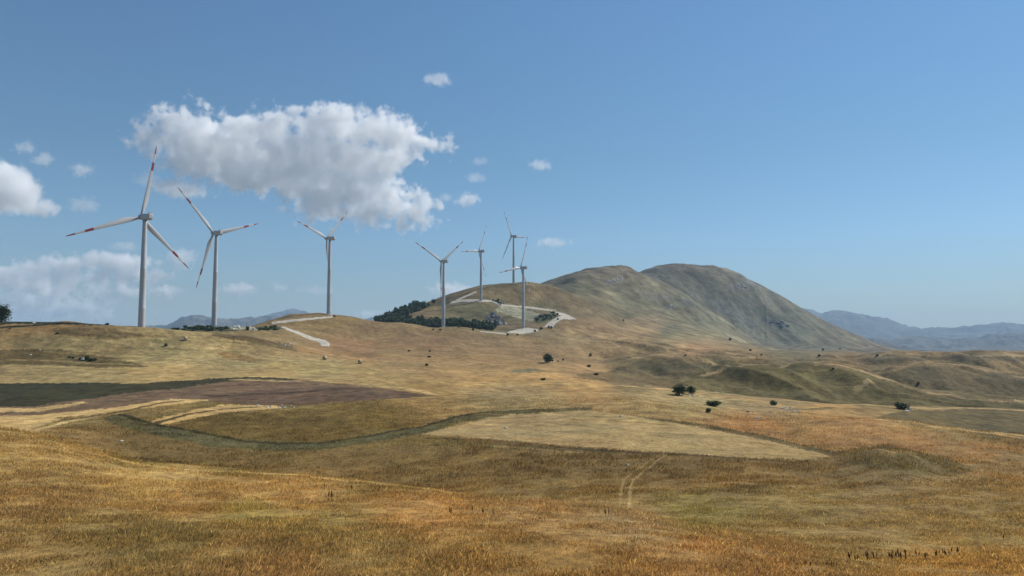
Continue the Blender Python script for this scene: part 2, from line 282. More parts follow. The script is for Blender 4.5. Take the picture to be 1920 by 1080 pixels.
def inpoly(x, y, P):
    c = np.zeros(x.shape, bool); n = len(P)
    for i in range(n):
        x1, y1 = P[i]; x2, y2 = P[(i + 1) % n]
        if y1 == y2: continue
        c ^= ((y1 > y) != (y2 > y)) & (x < (x2 - x1) * (y - y1) / (y2 - y1) + x1)
    return c
def basecol(X, Y, Z):
    """sRGB 0-255 colour of what grows or lies at world points, with painted slope shade and crest highlights"""
    px, py = project(X, Y, Z)
    D = np.maximum(Y, 1)
    px = np.clip(px, -200, 2120); py = np.clip(py, 480, 1150)
    wx = fbm(px, py * 3, 60, 3) * 9; wy = fbm(px + 999, py * 3, 60, 3) * 2.2
    qx, qy = px + wx * 1.5, py + wy * 1.3
    col = np.zeros(X.shape + (3,)); ws = np.zeros(X.shape)
    for r in CT:
        k = 1 / (((qx - r[0]) / 1.0) ** 2 + ((qy - r[1]) * 2.6) ** 2 + 260) ** 1.9
        col += k[..., None] * r[2:]; ws += k
    col /= ws[..., None]
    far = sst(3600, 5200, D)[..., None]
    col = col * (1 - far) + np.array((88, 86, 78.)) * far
    ex, ey = px + wx * .5 + fbm(px, py * 3, 9, 3, .7) * 4, py + wy * .35 + fbm(px + 50, py * 3, 9, 3, .7) * 1.1
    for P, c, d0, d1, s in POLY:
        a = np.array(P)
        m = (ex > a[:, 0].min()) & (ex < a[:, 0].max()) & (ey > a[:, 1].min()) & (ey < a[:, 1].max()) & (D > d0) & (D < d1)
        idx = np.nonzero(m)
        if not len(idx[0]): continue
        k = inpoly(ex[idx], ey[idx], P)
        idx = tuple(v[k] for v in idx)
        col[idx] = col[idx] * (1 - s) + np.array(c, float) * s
    for pts, hw, c, d0, d1, ts in TRK_HILITES:
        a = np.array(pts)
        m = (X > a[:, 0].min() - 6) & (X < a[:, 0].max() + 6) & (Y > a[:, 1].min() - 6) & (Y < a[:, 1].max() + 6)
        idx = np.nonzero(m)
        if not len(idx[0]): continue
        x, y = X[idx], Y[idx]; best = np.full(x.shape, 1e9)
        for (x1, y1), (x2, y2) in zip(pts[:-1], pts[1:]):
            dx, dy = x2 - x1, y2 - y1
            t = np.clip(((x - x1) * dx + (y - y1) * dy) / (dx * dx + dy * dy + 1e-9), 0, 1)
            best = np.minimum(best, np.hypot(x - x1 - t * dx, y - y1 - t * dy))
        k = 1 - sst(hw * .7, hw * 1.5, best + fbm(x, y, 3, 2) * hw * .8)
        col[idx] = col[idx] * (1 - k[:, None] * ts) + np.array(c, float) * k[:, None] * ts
    # natural mottling of the growth
    n1 = 0; n2 = 0
    for k, sc_ in enumerate((1.2, 4., 12., 36., 110., 330., 1000.)):
        wt_ = np.exp(-(np.log(D / 45 / sc_) / 1.3) ** 2)
        if wt_.max() < .01: continue
        n1 = n1 + fbm(X + 50 * k, Y, sc_ * 2, 3, .6) * wt_; n2 = n2 + fbm(X - 90 * k, Y + 31, sc_ * 5, 3, .6) * wt_
    col = col * (1 + (.11 + .06 * sst(1000, 1800, D))[..., None] * n1[..., None]) + n2[..., None] * np.array((1.5, -.5, -2.5))
    col = col * (1 + .11 * (1 - sst(105, 150, D)))[..., None]
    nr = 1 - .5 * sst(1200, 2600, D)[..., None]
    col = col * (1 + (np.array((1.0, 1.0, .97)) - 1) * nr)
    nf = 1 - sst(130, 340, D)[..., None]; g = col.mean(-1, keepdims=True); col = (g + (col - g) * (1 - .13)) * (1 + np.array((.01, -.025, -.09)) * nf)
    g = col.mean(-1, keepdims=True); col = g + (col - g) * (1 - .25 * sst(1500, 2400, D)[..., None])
    return np.clip(col, 8, 240)
TRK_HILITES = []
_r = random.Random(33)
for k in range(34):      # mowing swaths across the left hillside
    y0 = 604 + k * 3.1; x0 = _r.uniform(-60, 330); x1 = x0 + _r.uniform(120, 420); g_ = _r.uniform(.05, .085)
    TRACKS_HILITES.append(([(x, y0 + (x - 0) * g_ * (1 - (y0 - 604) / 150) + 2 * math.sin(x / 70 + k)) for x in np.linspace(x0, x1, 6)], _r.uniform(.6, 1.5), _r.choice([(176,150,104), (170,142,92), (110,92,58), (118,108,70)]), 300, 520, .42))
for k in range(26):      # and across the plain and the pale field
    y0 = 700 + k * 6.2; x0 = _r.uniform(700, 1450); x1 = x0 + _r.uniform(150, 420); g_ = _r.uniform(.03, .09)
    TRACKS_HILITES.append(([(x, y0 + (x - x0) * g_ + 1.2 * math.sin(x / 50 + k)) for x in np.linspace(x0, x1, 6)], _r.uniform(.3, .9), _r.choice([(178,150,104), (182,150,100), (116,98,62), (104,92,58), (150,104,62)]), 115, 430, .42))
for tr_ in TRACKS_HILITES:
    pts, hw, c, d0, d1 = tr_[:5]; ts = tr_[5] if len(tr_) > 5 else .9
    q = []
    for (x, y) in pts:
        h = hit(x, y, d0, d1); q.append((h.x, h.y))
    TRK_HILITES.append((q, hw, c, d0, d1, ts))
def lin(c):
    c = np.asarray(c, float) / 255
    return np.where(c <= .04045, c / 12.92, ((c + .055) / 1.055) ** 2.4)

# ---------------------------------------------------------------- object helpers
def link(o, parent=None):
    C.objects.link(o)
    if parent: o.parent = parent
    return o
def tag(o, label=None, cat=None, group=None, kind=None):
    if label: o['label'] = label
    if cat: o['category'] = cat
    if group: o['group'] = group
    if kind: o['kind'] = kind
    return o
def empty(name, loc, rz=0):
    o = bpy.data.objects.new(name, None); o.empty_display_size = .5
    o.location = loc; o.rotation_euler = (0, 0, rz); return link(o)
class MB:
    def __init__(s): s.v = []; s.f = []; s.m = []
    def add(s, v, f, mi=0, M=None):
        b = len(s.v)
        s.v += [tuple(M @ Vector(p)) if M else tuple(p) for p in v]
        s.f += [tuple(b + i for i in q) for q in f]; s.m += [mi] * len(f)
    def box(s, c, d, mi=0, M=None):
        x, y, z = (k / 2 for k in d)
        v = [(c[0] + i * x, c[1] + j * y, c[2] + k * z) for i in (-1, 1) for j in (-1, 1) for k in (-1, 1)]
        s.add(v, [(0, 1, 3, 2), (4, 6, 7, 5), (0, 4, 5, 1), (2, 3, 7, 6), (0, 2, 6, 4), (1, 5, 7, 3)], mi, M)
    def loft(s, rings, mi=0, cap=True, M=None):
        n = len(rings[0]); v = [p for r in rings for p in r]; f = []; mm = mi
        for i in range(len(rings) - 1):
            for j in range(n):
                f.append((i * n + j, i * n + (j + 1) % n, (i + 1) * n + (j + 1) % n, (i + 1) * n + j))
        ms = [mi(i) if callable(mi) else mi for i in range(len(rings) - 1) for j in range(n)]
        if cap:
            f.append(tuple(range(n - 1, -1, -1))); f.append(tuple((len(rings) - 1) * n + j for j in range(n)))
            ms += [ms[0], ms[-1]]
        b = len(s.v); s.v += [tuple(M @ Vector(p)) if M else tuple(p) for p in v]
        s.f += [tuple(b + i for i in q) for q in f]; s.m += ms
    def tube(s, a, b, r0, r1, n=8, mi=0):
        a, b = Vector(a), Vector(b); q = (b - a).to_track_quat('Z', 'Y')
        s.loft([[p + q @ Vector((math.cos(6.2832 * k / n) * r, math.sin(6.2832 * k / n) * r, 0)) for k in range(n)] for p, r in ((a, r0), (b, r1))], mi)
    def mesh(s, name, mats, smooth=False, bev=0):
        me = bpy.data.meshes.new(name); me.from_pydata(s.v, [], s.f)
        for m in mats: me.materials.append(m)
        me.polygons.foreach_set('material_index', s.m)
        if smooth: me.polygons.foreach_set('use_smooth', [True] * len(s.f))
        me.update()
        return me
    def build(s, name, mats, parent=None, smooth=False):
        me = s.mesh(name, mats, smooth); return link(bpy.data.objects.new(name, me), parent)
def nmesh(name, verts, faces, mat, col=None, smooth=True, nside=4):
    me = bpy.data.meshes.new(name); n = len(verts); f = len(faces)
    me.vertices.add(n); me.vertices.foreach_set('co', np.asarray(verts, np.float32).ravel())
    me.loops.add(f * nside); me.loops.foreach_set('vertex_index', np.asarray(faces, np.int32).ravel())
    me.polygons.add(f); me.polygons.foreach_set('loop_start', np.arange(0, f * nside, nside, dtype=np.int32))
    me.polygons.foreach_set('use_smooth', np.full(f, smooth)); me.materials.append(mat)
    if col is not None:
        at = me.color_attributes.new('growth', 'FLOAT_COLOR', 'POINT')
        c4 = np.ones((n, 4), np.float32); c4[:, :3] = col; at.data.foreach_set('color', c4.ravel())
    me.update(calc_edges=True); me.validate()
    return me
def material(name):
    m = bpy.data.materials.new(name); m.use_nodes = True; t = m.node_tree
    return m, t, t.nodes['Principled BSDF'], t.nodes.new, t.links.new
def mat_noise(name, c1, c2, scale, rough=.8, bump=0, detail=5, metal=0, spec=.3):
    m, t, b, N, L = material(name)
    tc = N('ShaderNodeTexCoord'); no = N('ShaderNodeTexNoise'); no.inputs['Scale'].default_value = scale; no.inputs['Detail'].default_value = detail
    no.inputs['Roughness'].default_value = .6
    L(tc.outputs['Object'], no.inputs['Vector'])
    cr = N('ShaderNodeValToRGB'); cr.color_ramp.elements[0].position = .32; cr.color_ramp.elements[1].position = .68
    cr.color_ramp.elements[0].color = (*c1, 1); cr.color_ramp.elements[1].color = (*c2, 1)
    L(no.outputs[0], cr.inputs[0]); L(cr.outputs[0], b.inputs['Base Color'])
    b.inputs['Roughness'].default_value = rough; b.inputs['Metallic'].default_value = metal; b.inputs['Specular IOR Level'].default_value = spec
    if bump:
        bp = N('ShaderNodeBump'); bp.inputs['Strength'].default_value = .8; bp.inputs['Distance'].default_value = bump
        L(no.outputs[0], bp.inputs['Height']); L(bp.outputs[0], b.inputs['Normal'])
    return m
def mat_ground(name, s1, s2, bump, k=.5):
    """vegetation colours and painted slope shade carried by the land, broken up by tussocks and patches of dry and green grass"""
    m, t, b, N, L = material(name)
    at = N('ShaderNodeAttribute'); at.attribute_name = 'growth'
    tc = N('ShaderNodeTexCoord')
    def noise(s, d, st=1):
        mp = N('ShaderNodeMapping'); mp.inputs['Scale'].default_value = (1 / s, 1 / (s * st), 1 / s)
        n = N('ShaderNodeTexNoise'); n.inputs['Scale'].default_value = 1; n.inputs['Detail'].default_value = d; n.inputs['Roughness'].default_value = .65
        L(tc.outputs['Object'], mp.inputs[0]); L(mp.outputs[0], n.inputs['Vector']); return n
    n1 = noise(s1, 7); n2 = noise(s2, 5)
    def mr(n, a, bb):
        r = N('ShaderNodeMapRange'); r.inputs[1].default_value = .3; r.inputs[2].default_value = .7
        r.inputs[3].default_value = a; r.inputs[4].default_value = bb; L(n.outputs[0], r.inputs[0]); return r
    r1 = mr(n1, 1 - k, 1 + k)
    mx = N('ShaderNodeMix'); mx.data_type = 'RGBA'; mx.blend_type = 'MULTIPLY'; mx.inputs[0].default_value = 1
    L(at.outputs['Color'], mx.inputs[6])
    cm = N('ShaderNodeCombineColor')
    L(r1.outputs[0], cm.inputs[0]); L(r1.outputs[0], cm.inputs[1]); L(r1.outputs[0], cm.inputs[2])
    L(cm.outputs[0], mx.inputs[7])
    hs = N('ShaderNodeHueSaturation'); r2 = mr(n2, .497, .508); L(r2.outputs[0], hs.inputs['Hue'])
    L(mx.outputs[2], hs.inputs['Color']); L(hs.outputs[0], b.inputs['Base Color'])
    b.inputs['Roughness'].default_value = .95; b.inputs['Specular IOR Level'].default_value = .08
    bp = N('ShaderNodeBump'); bp.inputs['Strength'].default_value = 1; bp.inputs['Distance'].default_value = bump
    L(n1.outputs[0], bp.inputs['Height']); L(bp.outputs[0], b.inputs['Normal'])
    return m
M_near = mat_ground('dry_grass_ground', 1.1, 9, .3, .45)
M_mid = mat_ground('pasture_ground', 4.5, 40, .9, .44)
M_hill = mat_ground('hill_turf', 22, 160, 4.5, .42)
M_mount = mat_ground('mountain_stone_and_turf', 400, 1500, 90, .4)

# ---------------------------------------------------------------- land sheets
GAIN = 1.0
cols = np.concatenate([np.linspace(-1.55, -.74, 60, endpoint=False), np.linspace(-.74, .74, 1250, endpoint=False), np.linspace(.74, 1.55, 61)])
def sheet(name, Y, mat, label):
    n, m = len(cols), len(Y)
    s = np.where(Y > 40, Y, 0)
    XX = cols[:, None] * (Y[None, :] + 60 * (1 - sst(30, 400, Y))[None, :]); YY = np.broadcast_to(Y[None, :], XX.shape)
    XX = np.where(Y[None, :] < -20, cols[:, None] * 60, XX)
    ZZ = zfun(XX, YY)
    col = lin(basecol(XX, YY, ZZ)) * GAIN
    V = np.stack([XX, YY, ZZ], -1).reshape(-1, 3)
    i = np.arange(n - 1)[:, None] * m + np.arange(m - 1)[None, :]
    Fc = np.stack([i, i + m, i + m + 1, i + 1], -1).reshape(-1, 4)
    o = link(bpy.data.objects.new(name, nmesh(name, V, Fc, mat, np.clip(col.reshape(-1, 3), 0, .8))))
    o['kind'] = 'structure'; o['label'] = label
    return o
def geo(a, b, n): return np.exp(np.linspace(math.log(a), math.log(b), n))
near_rows = np.concatenate([np.linspace(-250, -20, 12), np.linspace(-10, 24, 30), geo(25, 210, 400)])
sheet('ground', near_rows, M_near, 'dry golden grass slope and hollow in the foreground')
sheet('pasture', geo(210, 1015, 430), M_mid, 'mown fields, ploughed strip and rolling dry pasture')
sheet('hills', geo(1015, 4500, 360), M_hill, 'brown and green rounded hills behind the turbines')
sheet('mountains', geo(4500, 20000, 150), M_mount, 'blue hazy mountain ranges on the horizon')

# ---------------------------------------------------------------- gravel roads and pads
M_gravel = mat_noise('pale_gravel', (.27, .24, .18), (.50, .46, .38), .25, .95, .05)
def ribbon(name, label, a, b, d0, d1, n=40, m=6):
    def res(P):
        P = np.array(P, float); s = np.concatenate([[0], np.cumsum(np.hypot(*np.diff(P, axis=0).T))])
        u = np.linspace(0, s[-1], n); return np.stack([np.interp(u, s, P[:, 0]), np.interp(u, s, P[:, 1])], -1)
    rj = random.Random(int(a[0][0]) * 7)
    PA, PB = [[hit(x + rj.uniform(-.5, .5), y + rj.uniform(-.28, .28), d0, d1) for x, y in res(P)] for P in (a, b)]
    X = np.array([[p.x + (q.x - p.x) * j / m for j in range(m + 1)] for p, q in zip(PA, PB)])
    Y = np.array([[p.y + (q.y - p.y) * j / m for j in range(m + 1)] for p, q in zip(PA, PB)])
    Z = zfun(X, Y) + .12 + Y * 1.8e-4; Z[:, 0] -= .3; Z[:, -1] -= .3
    V = np.stack([X, Y, Z], -1).reshape(-1, 3)
    i = np.arange(n - 1)[:, None] * (m + 1) + np.arange(m)[None, :]
    Fc = np.stack([i, i + 1, i + m + 2, i + m + 1], -1).reshape(-1, 4)
    o = link(bpy.data.objects.new(name, nmesh(name, V, Fc, M_gravel)))
    o['kind'] = 'structure'; o['label'] = label
ribbon('gravel_road', 'pale gravel road across the top of the hill to the third turbine', A(508,604,545,599,580,596,624,592.5), A(510,607.5,548,603.5,585,599.5,624,595.5), 640, 900)
ribbon('gravel_road', 'pale gravel road running down the hill and ending in a turning place', A(534,613,560,621.5,590,633,610,637.5,619,644,617,650), A(526,613.5,545,621.5,580,636.5,598,642,602,647,602,650), 560, 900)
ribbon('gravel_pad', 'pale gravel pad at the foot of the seventh turbine', A(949,625,956,621,975,616.5,990,614.5,1008,617,1010,618), A(951,630,965,630,985,625,1003,622.5,1009,620,1010,619), 980, 1200)
ribbon('gravel_road', 'thin gravel track leading left from the turbine pad', A(900,621,925,622.6,950,625), A(900,622.2,925,624.6,950,628), 900, 1200)
ribbon('gravel_road', 'gravel haul road climbing the cut bank right of the turbine pad', A(1018,614,1030,603,1042,596,1051,592), A(1036,615,1042,606,1051,600,1058,598), 1000, 1400)
ribbon('gravel_pad', 'broad pale gravel bench at the top of the cut bank', A(1028,581,1045,584.5,1060,588,1072,594,1080,598), A(1040,586,1050,593,1054,598,1066,599,1080,599), 1000, 1450)
ribbon('gravel_road', 'gravel road along the quarried slope between the pads', A(925,565,940,570,960,572,1000,576,1030,580.5), A(925,567,938,573,960,575,1000,579,1030,583.5), 1050, 1450)
ribbon('gravel_pad', 'pale gravel pad at the foot of the fifth turbine', A(848,565,866,561.5,890,561,926,563), A(843,570,862,566,890,566,926,566), 1150, 1420)
ribbon('gravel_road', 'pale gravel road climbing to the ridge above the fifth turbine', A(852,563,866,557,880,551,892,546), A(860,563,872,558,884,552.5,894,548), 1150, 1420)

# ---------------------------------------------------------------- wind turbines
M_white = mat_noise('white_turbine_paint', (.37, .385, .40), (.44, .455, .47), .25, .38, 0, 3, 0, .5)
M_red = mat_noise('red_blade_paint', (.17, .014, .02), (.24, .022, .03), .5, .4, 0, 3, 0, .5)
M_grey = mat_noise('grey_metal', (.16, .17, .18), (.24, .25, .26), 2, .5)
M_conc = mat_noise('concrete', (.38, .36, .33), (.5, .48, .44), .8, .9)
def blade_mesh():
    mb = MB(); rings = []; L = 51.0
    sp = [(1.2, 1.9, 1, 0), (3, 1.95, .98, 2), (5, 2.4, .75, 9), (7.5, 3.5, .46, 14), (10, 4.2, .34, 13), (13, 4.15, .29, 11), (17, 3.7, .26, 8.5), (22, 3.15, .24, 6),
          (28, 2.6, .22, 4), (32.6, 2.25, .2, 3), (33, 2.2, .2, 3), (38.8, 1.75, .19, 2), (39.2, 1.7, .19, 2), (44.6, 1.3, .18, 1), (45, 1.25, .18, 1), (48.5, .9, .18, .5), (50.3, .55, .18, 0), (51, .16, .2, 0)]
    for r, c, th, tw in sp:
        ring = []; a = R(tw); n = 14
        rf = max(0, min(1, (r - 3) / 6)); off = .5 + (.3 - .5) * rf      # root is centred, outboard the leading edge is straight
        bend = 1.6 * (r / L) ** 2.2
        for k in range(n):
            u = 2 * math.pi * k / n
            x = (1 - math.cos(u)) / 2
            tk = .5 * math.sin(u) * (1 - rf * .55 * x)
            c_ = c * (1 - .14 * rf); X = (x - off) * c_; Y = tk * c_ * th
            ring.append((X * math.cos(a) - Y * math.sin(a), X * math.sin(a) + Y * math.cos(a) + bend, r))
        rings.append(ring)
    band = lambda i: 1 if (sp[i][0] >= 33 and sp[i + 1][0] <= 39) or sp[i][0] >= 45 else 0
    mb.loft(rings, band)
    return mb.mesh('blade', [M_white, M_red], True)
BLADE = blade_mesh()
def hub_mesh():
    mb = MB(); n = 20
    rr = [(-1.4, 1.45), (-1.0, 1.75), (.8, 1.8), (1.6, 1.6), (2.3, 1.15), (2.75, .6), (2.9, .1)]
    mb.loft([[(math.cos(6.28318 * k / n) * r, y, -math.sin(6.28318 * k / n) * r) for k in range(n)] for y, r in rr])
    for k in range(3):
        a = k * 2 * math.pi / 3; d = Vector((math.sin(a), 0, math.cos(a)))
        mb.tube(d * .8, d * 1.75, 1.15, 1.05, 16)
    return mb.mesh('hub', [M_white], True)
HUB = hub_mesh()
def nacelle_mesh():
    mb = MB()
    def sec(y, w, z0, z1, r=.5):
        P = []
        for cx, cz, a0 in ((w - r, z1 - r, 0), (-w + r, z1 - r, 90), (-w + r, z0 + r, 180), (w - r, z0 + r, 270)):
            for s in (0, 45, 90):
                P.append((cx + r * math.cos(R(a0 + s)), y, cz + r * math.sin(R(a0 + s))))
        return P
    mb.loft([sec(3.1, 1.35, -1.5, 1.5), sec(2.4, 1.75, -1.8, 1.9), sec(-1, 1.85, -1.9, 2.1), sec(-5.2, 1.8, -1.9, 2.15), sec(-6.6, 1.6, -1.1, 2.1), sec(-6.9, 1.3, -.8, 1.8)])
    mb.box((0, -6.2, 2.55), (2.9, .7, .9))          # roof cooler
    me = mb.mesh('nacelle', [M_white]); return me
NAC = nacelle_mesh()
def mast_mesh():
    mb = MB()
    mb.tube((0, -5, 2.1), (0, -5, 3.9), .06, .05, 6); mb.tube((-.25, -5, 3.8), (.25, -5, 3.8), .05, .05, 6); mb.tube((0, -5, 3.8), (0, -5, 4.1), .12, .02, 6)
    return mb.mesh('wind_sensor', [M_grey])
MAST = mast_mesh()
def turbine(hub, D, az, phase, base_px, label, sink=0):
    tx, tz = ray(*hub); H = Vector((tx * D, D, tz * D))
    bz = float(zfun(np.array([H.x]), np.array([H.y]))[0]) - .3
    if sink: bz = min(bz, H.z - 85)
    root = empty('wind_turbine', (H.x, H.y, bz), -R(az)); tag(root, label, 'wind turbine', 'white wind turbines on the hills')
    h = H.z - bz - 1.9; mb = MB(); n = 28; rings = []
    for z, r in ((0, 2.3), (.5, 2.3), (h * .28, 2.16), (h * .28 + .2, 2.2), (h * .28 + .4, 2.15), (h * .6, 1.9), (h * .6 + .2, 1.95), (h * .6 + .4, 1.89), (h * .97, 1.42), (h, 1.42)):
        rings.append([(math.cos(6.28318 * k / n) * r, math.sin(6.28318 * k / n) * r, z) for k in range(n)])
    mb.loft(rings); tw = mb.build('tower', [M_white], root, True)
    db = MB(); db.box((.4, -2.28, 2.3), (.95, .12, 2.1)); db.build('door', [M_grey], tw)
    fb = MB(); n = 24
    fb.loft([[(math.cos(6.28318 * k / n) * r, math.sin(6.28318 * k / n) * r, z) for k in range(n)] for z, r in ((-1.2, 4.6), (.1, 4.5), (.35, 3.2))]); fb.build('foundation', [M_conc], root)
    tilt = R(5)
    nc = link(bpy.data.objects.new('nacelle', NAC), root); nc.location = (0, 0, H.z - bz); nc.rotation_euler = (tilt, 0, 0)
    
    for sx in (-.9, .9): ms = link(bpy.data.objects.new('wind_sensor', MAST), nc); ms.location = (sx, 0, 0)
    hc = Vector((0, 4.5 * math.cos(tilt), H.z - bz + 4.5 * math.sin(tilt)))
    Mh = Matrix.Translation(hc) @ Matrix.Rotation(tilt, 4, 'X') @ Matrix.Rotation(R(phase), 4, 'Y')
    hb = link(bpy.data.objects.new('hub', HUB), root); hb.matrix_local = Mh
    for k in range(3):
        b = link(bpy.data.objects.new('blade', BLADE), root)
        b.matrix_local = Mh @ Matrix.Rotation(k * 2 * math.pi / 3, 4, 'Y') @ Matrix.Rotation(R(-4), 4, 'Z')
    return root
turbine((272,407), 513, 303, 8.4, None, 'nearest and tallest white wind turbine, standing on the hill crest at the far left', 1)
turbine((406,437), 672, 303, 72.9, None, 'white wind turbine rising from dark scrub between the nearest one and the gravel road hill')
turbine((618.5,447), 852, 295, 44.1, None, 'white wind turbine on the smooth brown hilltop at the end of the gravel road')
turbine((832,490), 985, 309, 53, None, 'white wind turbine standing in front of the dark wood')
turbine((902,471), 1288, 300, 22.9, None, 'white wind turbine on the gravel pad high on the slope left of the ridge top')
turbine((963,443), 1400, 305, 86.4, None, 'farthest white wind turbine, standing on the very top of the ridge')
turbine((981,502), 1112, 305, 17.2, None, 'white wind turbine on the gravel pad in front of the quarried slope')

# ---------------------------------------------------------------- trees and bushes
def leaf_mat(name, c1, c2):
    m = mat_noise(name, c1, c2, 1.3, .7, 0, 3, 0, .2); return m
L_dark = leaf_mat('dark_foliage', (.036, .06, .026), (.09, .13, .055))
L_mid = leaf_mat('green_foliage', (.03, .055, .018), (.085, .12, .04))
L_yel = leaf_mat('yellow_green_foliage', (.07, .09, .02), (.15, .16, .05))
L_rust = leaf_mat('rusty_foliage', (.12, .045, .015), (.24, .09, .03))
M_bark = mat_noise('bark', (.06, .045, .03), (.14, .11, .08), 3, .9, .02)
def crown_mesh(seed, mat, lobes, n=900, leaf=.09):
    """leaf cards scattered through several lobes; unit tree: 1 high, about 1 wide"""
    r = np.random.RandomState(seed); P = []
    for (cx, cy, cz, rx, rz) in lobes:
        k = int(n * rx * rx * rz / sum(l[3] ** 2 * l[4] for l in lobes)) + 20
        d = r.normal(size=(k, 3)); d /= np.linalg.norm(d, axis=1)[:, None]
        rad = r.rand(k) ** .3 * (1 + .22 * r.normal(size=k))
        P.append(np.stack([cx + d[:, 0] * rad * rx, cy + d[:, 1] * rad * rx, cz + d[:, 2] * rad * rz], -1))
    P = np.concatenate(P); P = P[P[:, 2] > .01]; k = len(P)
    a = r.normal(size=(k, 3)); a /= np.linalg.norm(a, axis=1)[:, None]
    b = np.cross(a, r.normal(size=(k, 3))); b /= np.linalg.norm(b, axis=1)[:, None]
    s = leaf * (.5 + r.rand(k))[:, None]
    V = np.stack([P - a * s * .5 - b * s * .3, P + a * s * .5 - b * s * .3, P + a * s * .4 + b * s * .35, P - a * s * .5 + b * s * .3], 1).reshape(-1, 3)
    return nmesh('crown', V, np.arange(k * 4).reshape(-1, 4), mat, None, False)
def trunk_mesh(seed, top=.6):
    r = random.Random(seed); mb = MB()
    mb.tube((0, 0, -.03), (.01, 0, top * .5), .035, .022, 7); mb.tube((.01, 0, top * .48), (-.01, .01, top), .022, .008, 6)
    for k in range(6):
        a = r.uniform(0, 6.28); z = r.uniform(.2, .75) * top; l = r.uniform(.18, .32)
        mb.tube((0, 0, z), (math.cos(a) * l, math.sin(a) * l, z + l * .8), .014, .004, 5)
    return mb.mesh('trunk', [M_bark])
def rnd_lobes(seed, kind):
    r = random.Random(seed)
    if kind == 'round': return [(0, 0, .56, .34, .38)] + [(r.uniform(-.26, .26), r.uniform(-.26, .26), r.uniform(.35, .82), r.uniform(.13, .22), r.uniform(.12, .2)) for _ in range(7)]
    if kind == 'wood': return [(0, 0, .5, .38, .46)] + [(r.uniform(-.26, .26), r.uniform(-.26, .26), r.uniform(.2, .8), r.uniform(.15, .24), r.uniform(.14, .24)) for _ in range(7)]
    if kind == 'cone': return [(0, 0, .25 + .16 * k, .30 - .062 * k, .13) for k in range(5)]
    if kind == 'low': return [(r.uniform(-.42, .42), r.uniform(-.3, .3), r.uniform(.3, .55), r.uniform(.18, .3), r.uniform(.25, .42)) for _ in range(8)]
    return [(0, 0, .35, .4, .45), (.2, .1, .55, .25, .35), (-.25, 0, .45, .25, .4), (0, -.2, .6, .2, .35)]
CR = {}
def crown(kind, mat, v, n=700, leaf=.1):
    key = (kind, mat.name, v, n)
    if key not in CR: CR[key] = (crown_mesh(hash(kind) % 1000 if 0 else len(kind) * 31 + v, mat, rnd_lobes(v + 3, kind), n, leaf), trunk_mesh(v))
    return CR[key]
def plant(name, px, py, wpx, hpx, kind, mat, v, label, cat, group=None, d=(36, 4000), n=700, leaf=.1, trunk=True, sunk=.0):
    P = hit(px, py, *d); s = P.y / F
    root = empty(name, (P.x, P.y, P.z - sunk * hpx * s), random.Random(int(px * 7 + py)).uniform(0, 6.28) if kind != 'low' else 0)
    tag(root, label, cat, group)
    cm, tm = crown(kind, mat, v, n, leaf)
    w = {'wood': .95, 'round': .95, 'cone': .62, 'low': 1.2, 'bush': 1.0}[kind]
    for nm, me in (('crown', cm), ('trunk' if cat == 'tree' else 'stem', tm)):
        o = link(bpy.data.objects.new(nm, me), root); o.scale = (wpx * s / w, wpx * s / w, hpx * s)
    return root
plant('tree', 0, 608, 40, 36, 'wood', L_dark, 1, 'dark leafy tree cut by the left edge of the photo, on the hill crest', 'tree', d=(440, 520), n=2600, leaf=.055)
plant('tree', 1026, 680, 18, 17, 'wood', L_dark, 2, 'lone round dark tree in brown pasture beside a few tiny bushes', 'tree', n=900)
plant('tree', 1274, 741, 31, 19, 'wood', L_dark, 3, 'wide dark tree, the larger of the touching pair on the golden plain', 'tree', n=1400, leaf=.08)
plant('tree', 1297, 739, 19, 15, 'wood', L_mid, 4, 'smaller greyer tree of the touching pair, on its right side', 'tree', n=900, leaf=.09)
plant('bush', 1341, 762, 34, 13, 'low', L_mid, 5, 'wide low green bush on the plain above a small dark shrub', 'bush', 'bushes scattered on the plain', n=1500, leaf=.08)
plant('bush', 1328, 774, 11, 10, 'bush', L_dark, 6, 'small dark shrub just below the wide low green bush', 'bush', 'bushes scattered on the plain')
plant('bush', 1450, 760, 14, 10, 'bush', L_dark, 7, 'compact round dark bush left of pale rocks on the plain', 'bush', 'bushes scattered on the plain')
plant('bush', 1695, 768, 28, 14, 'low', L_dark, 8, 'dark spreading bush with a pale rock at its right foot', 'bush', 'bushes scattered on the plain', n=1400, leaf=.08)
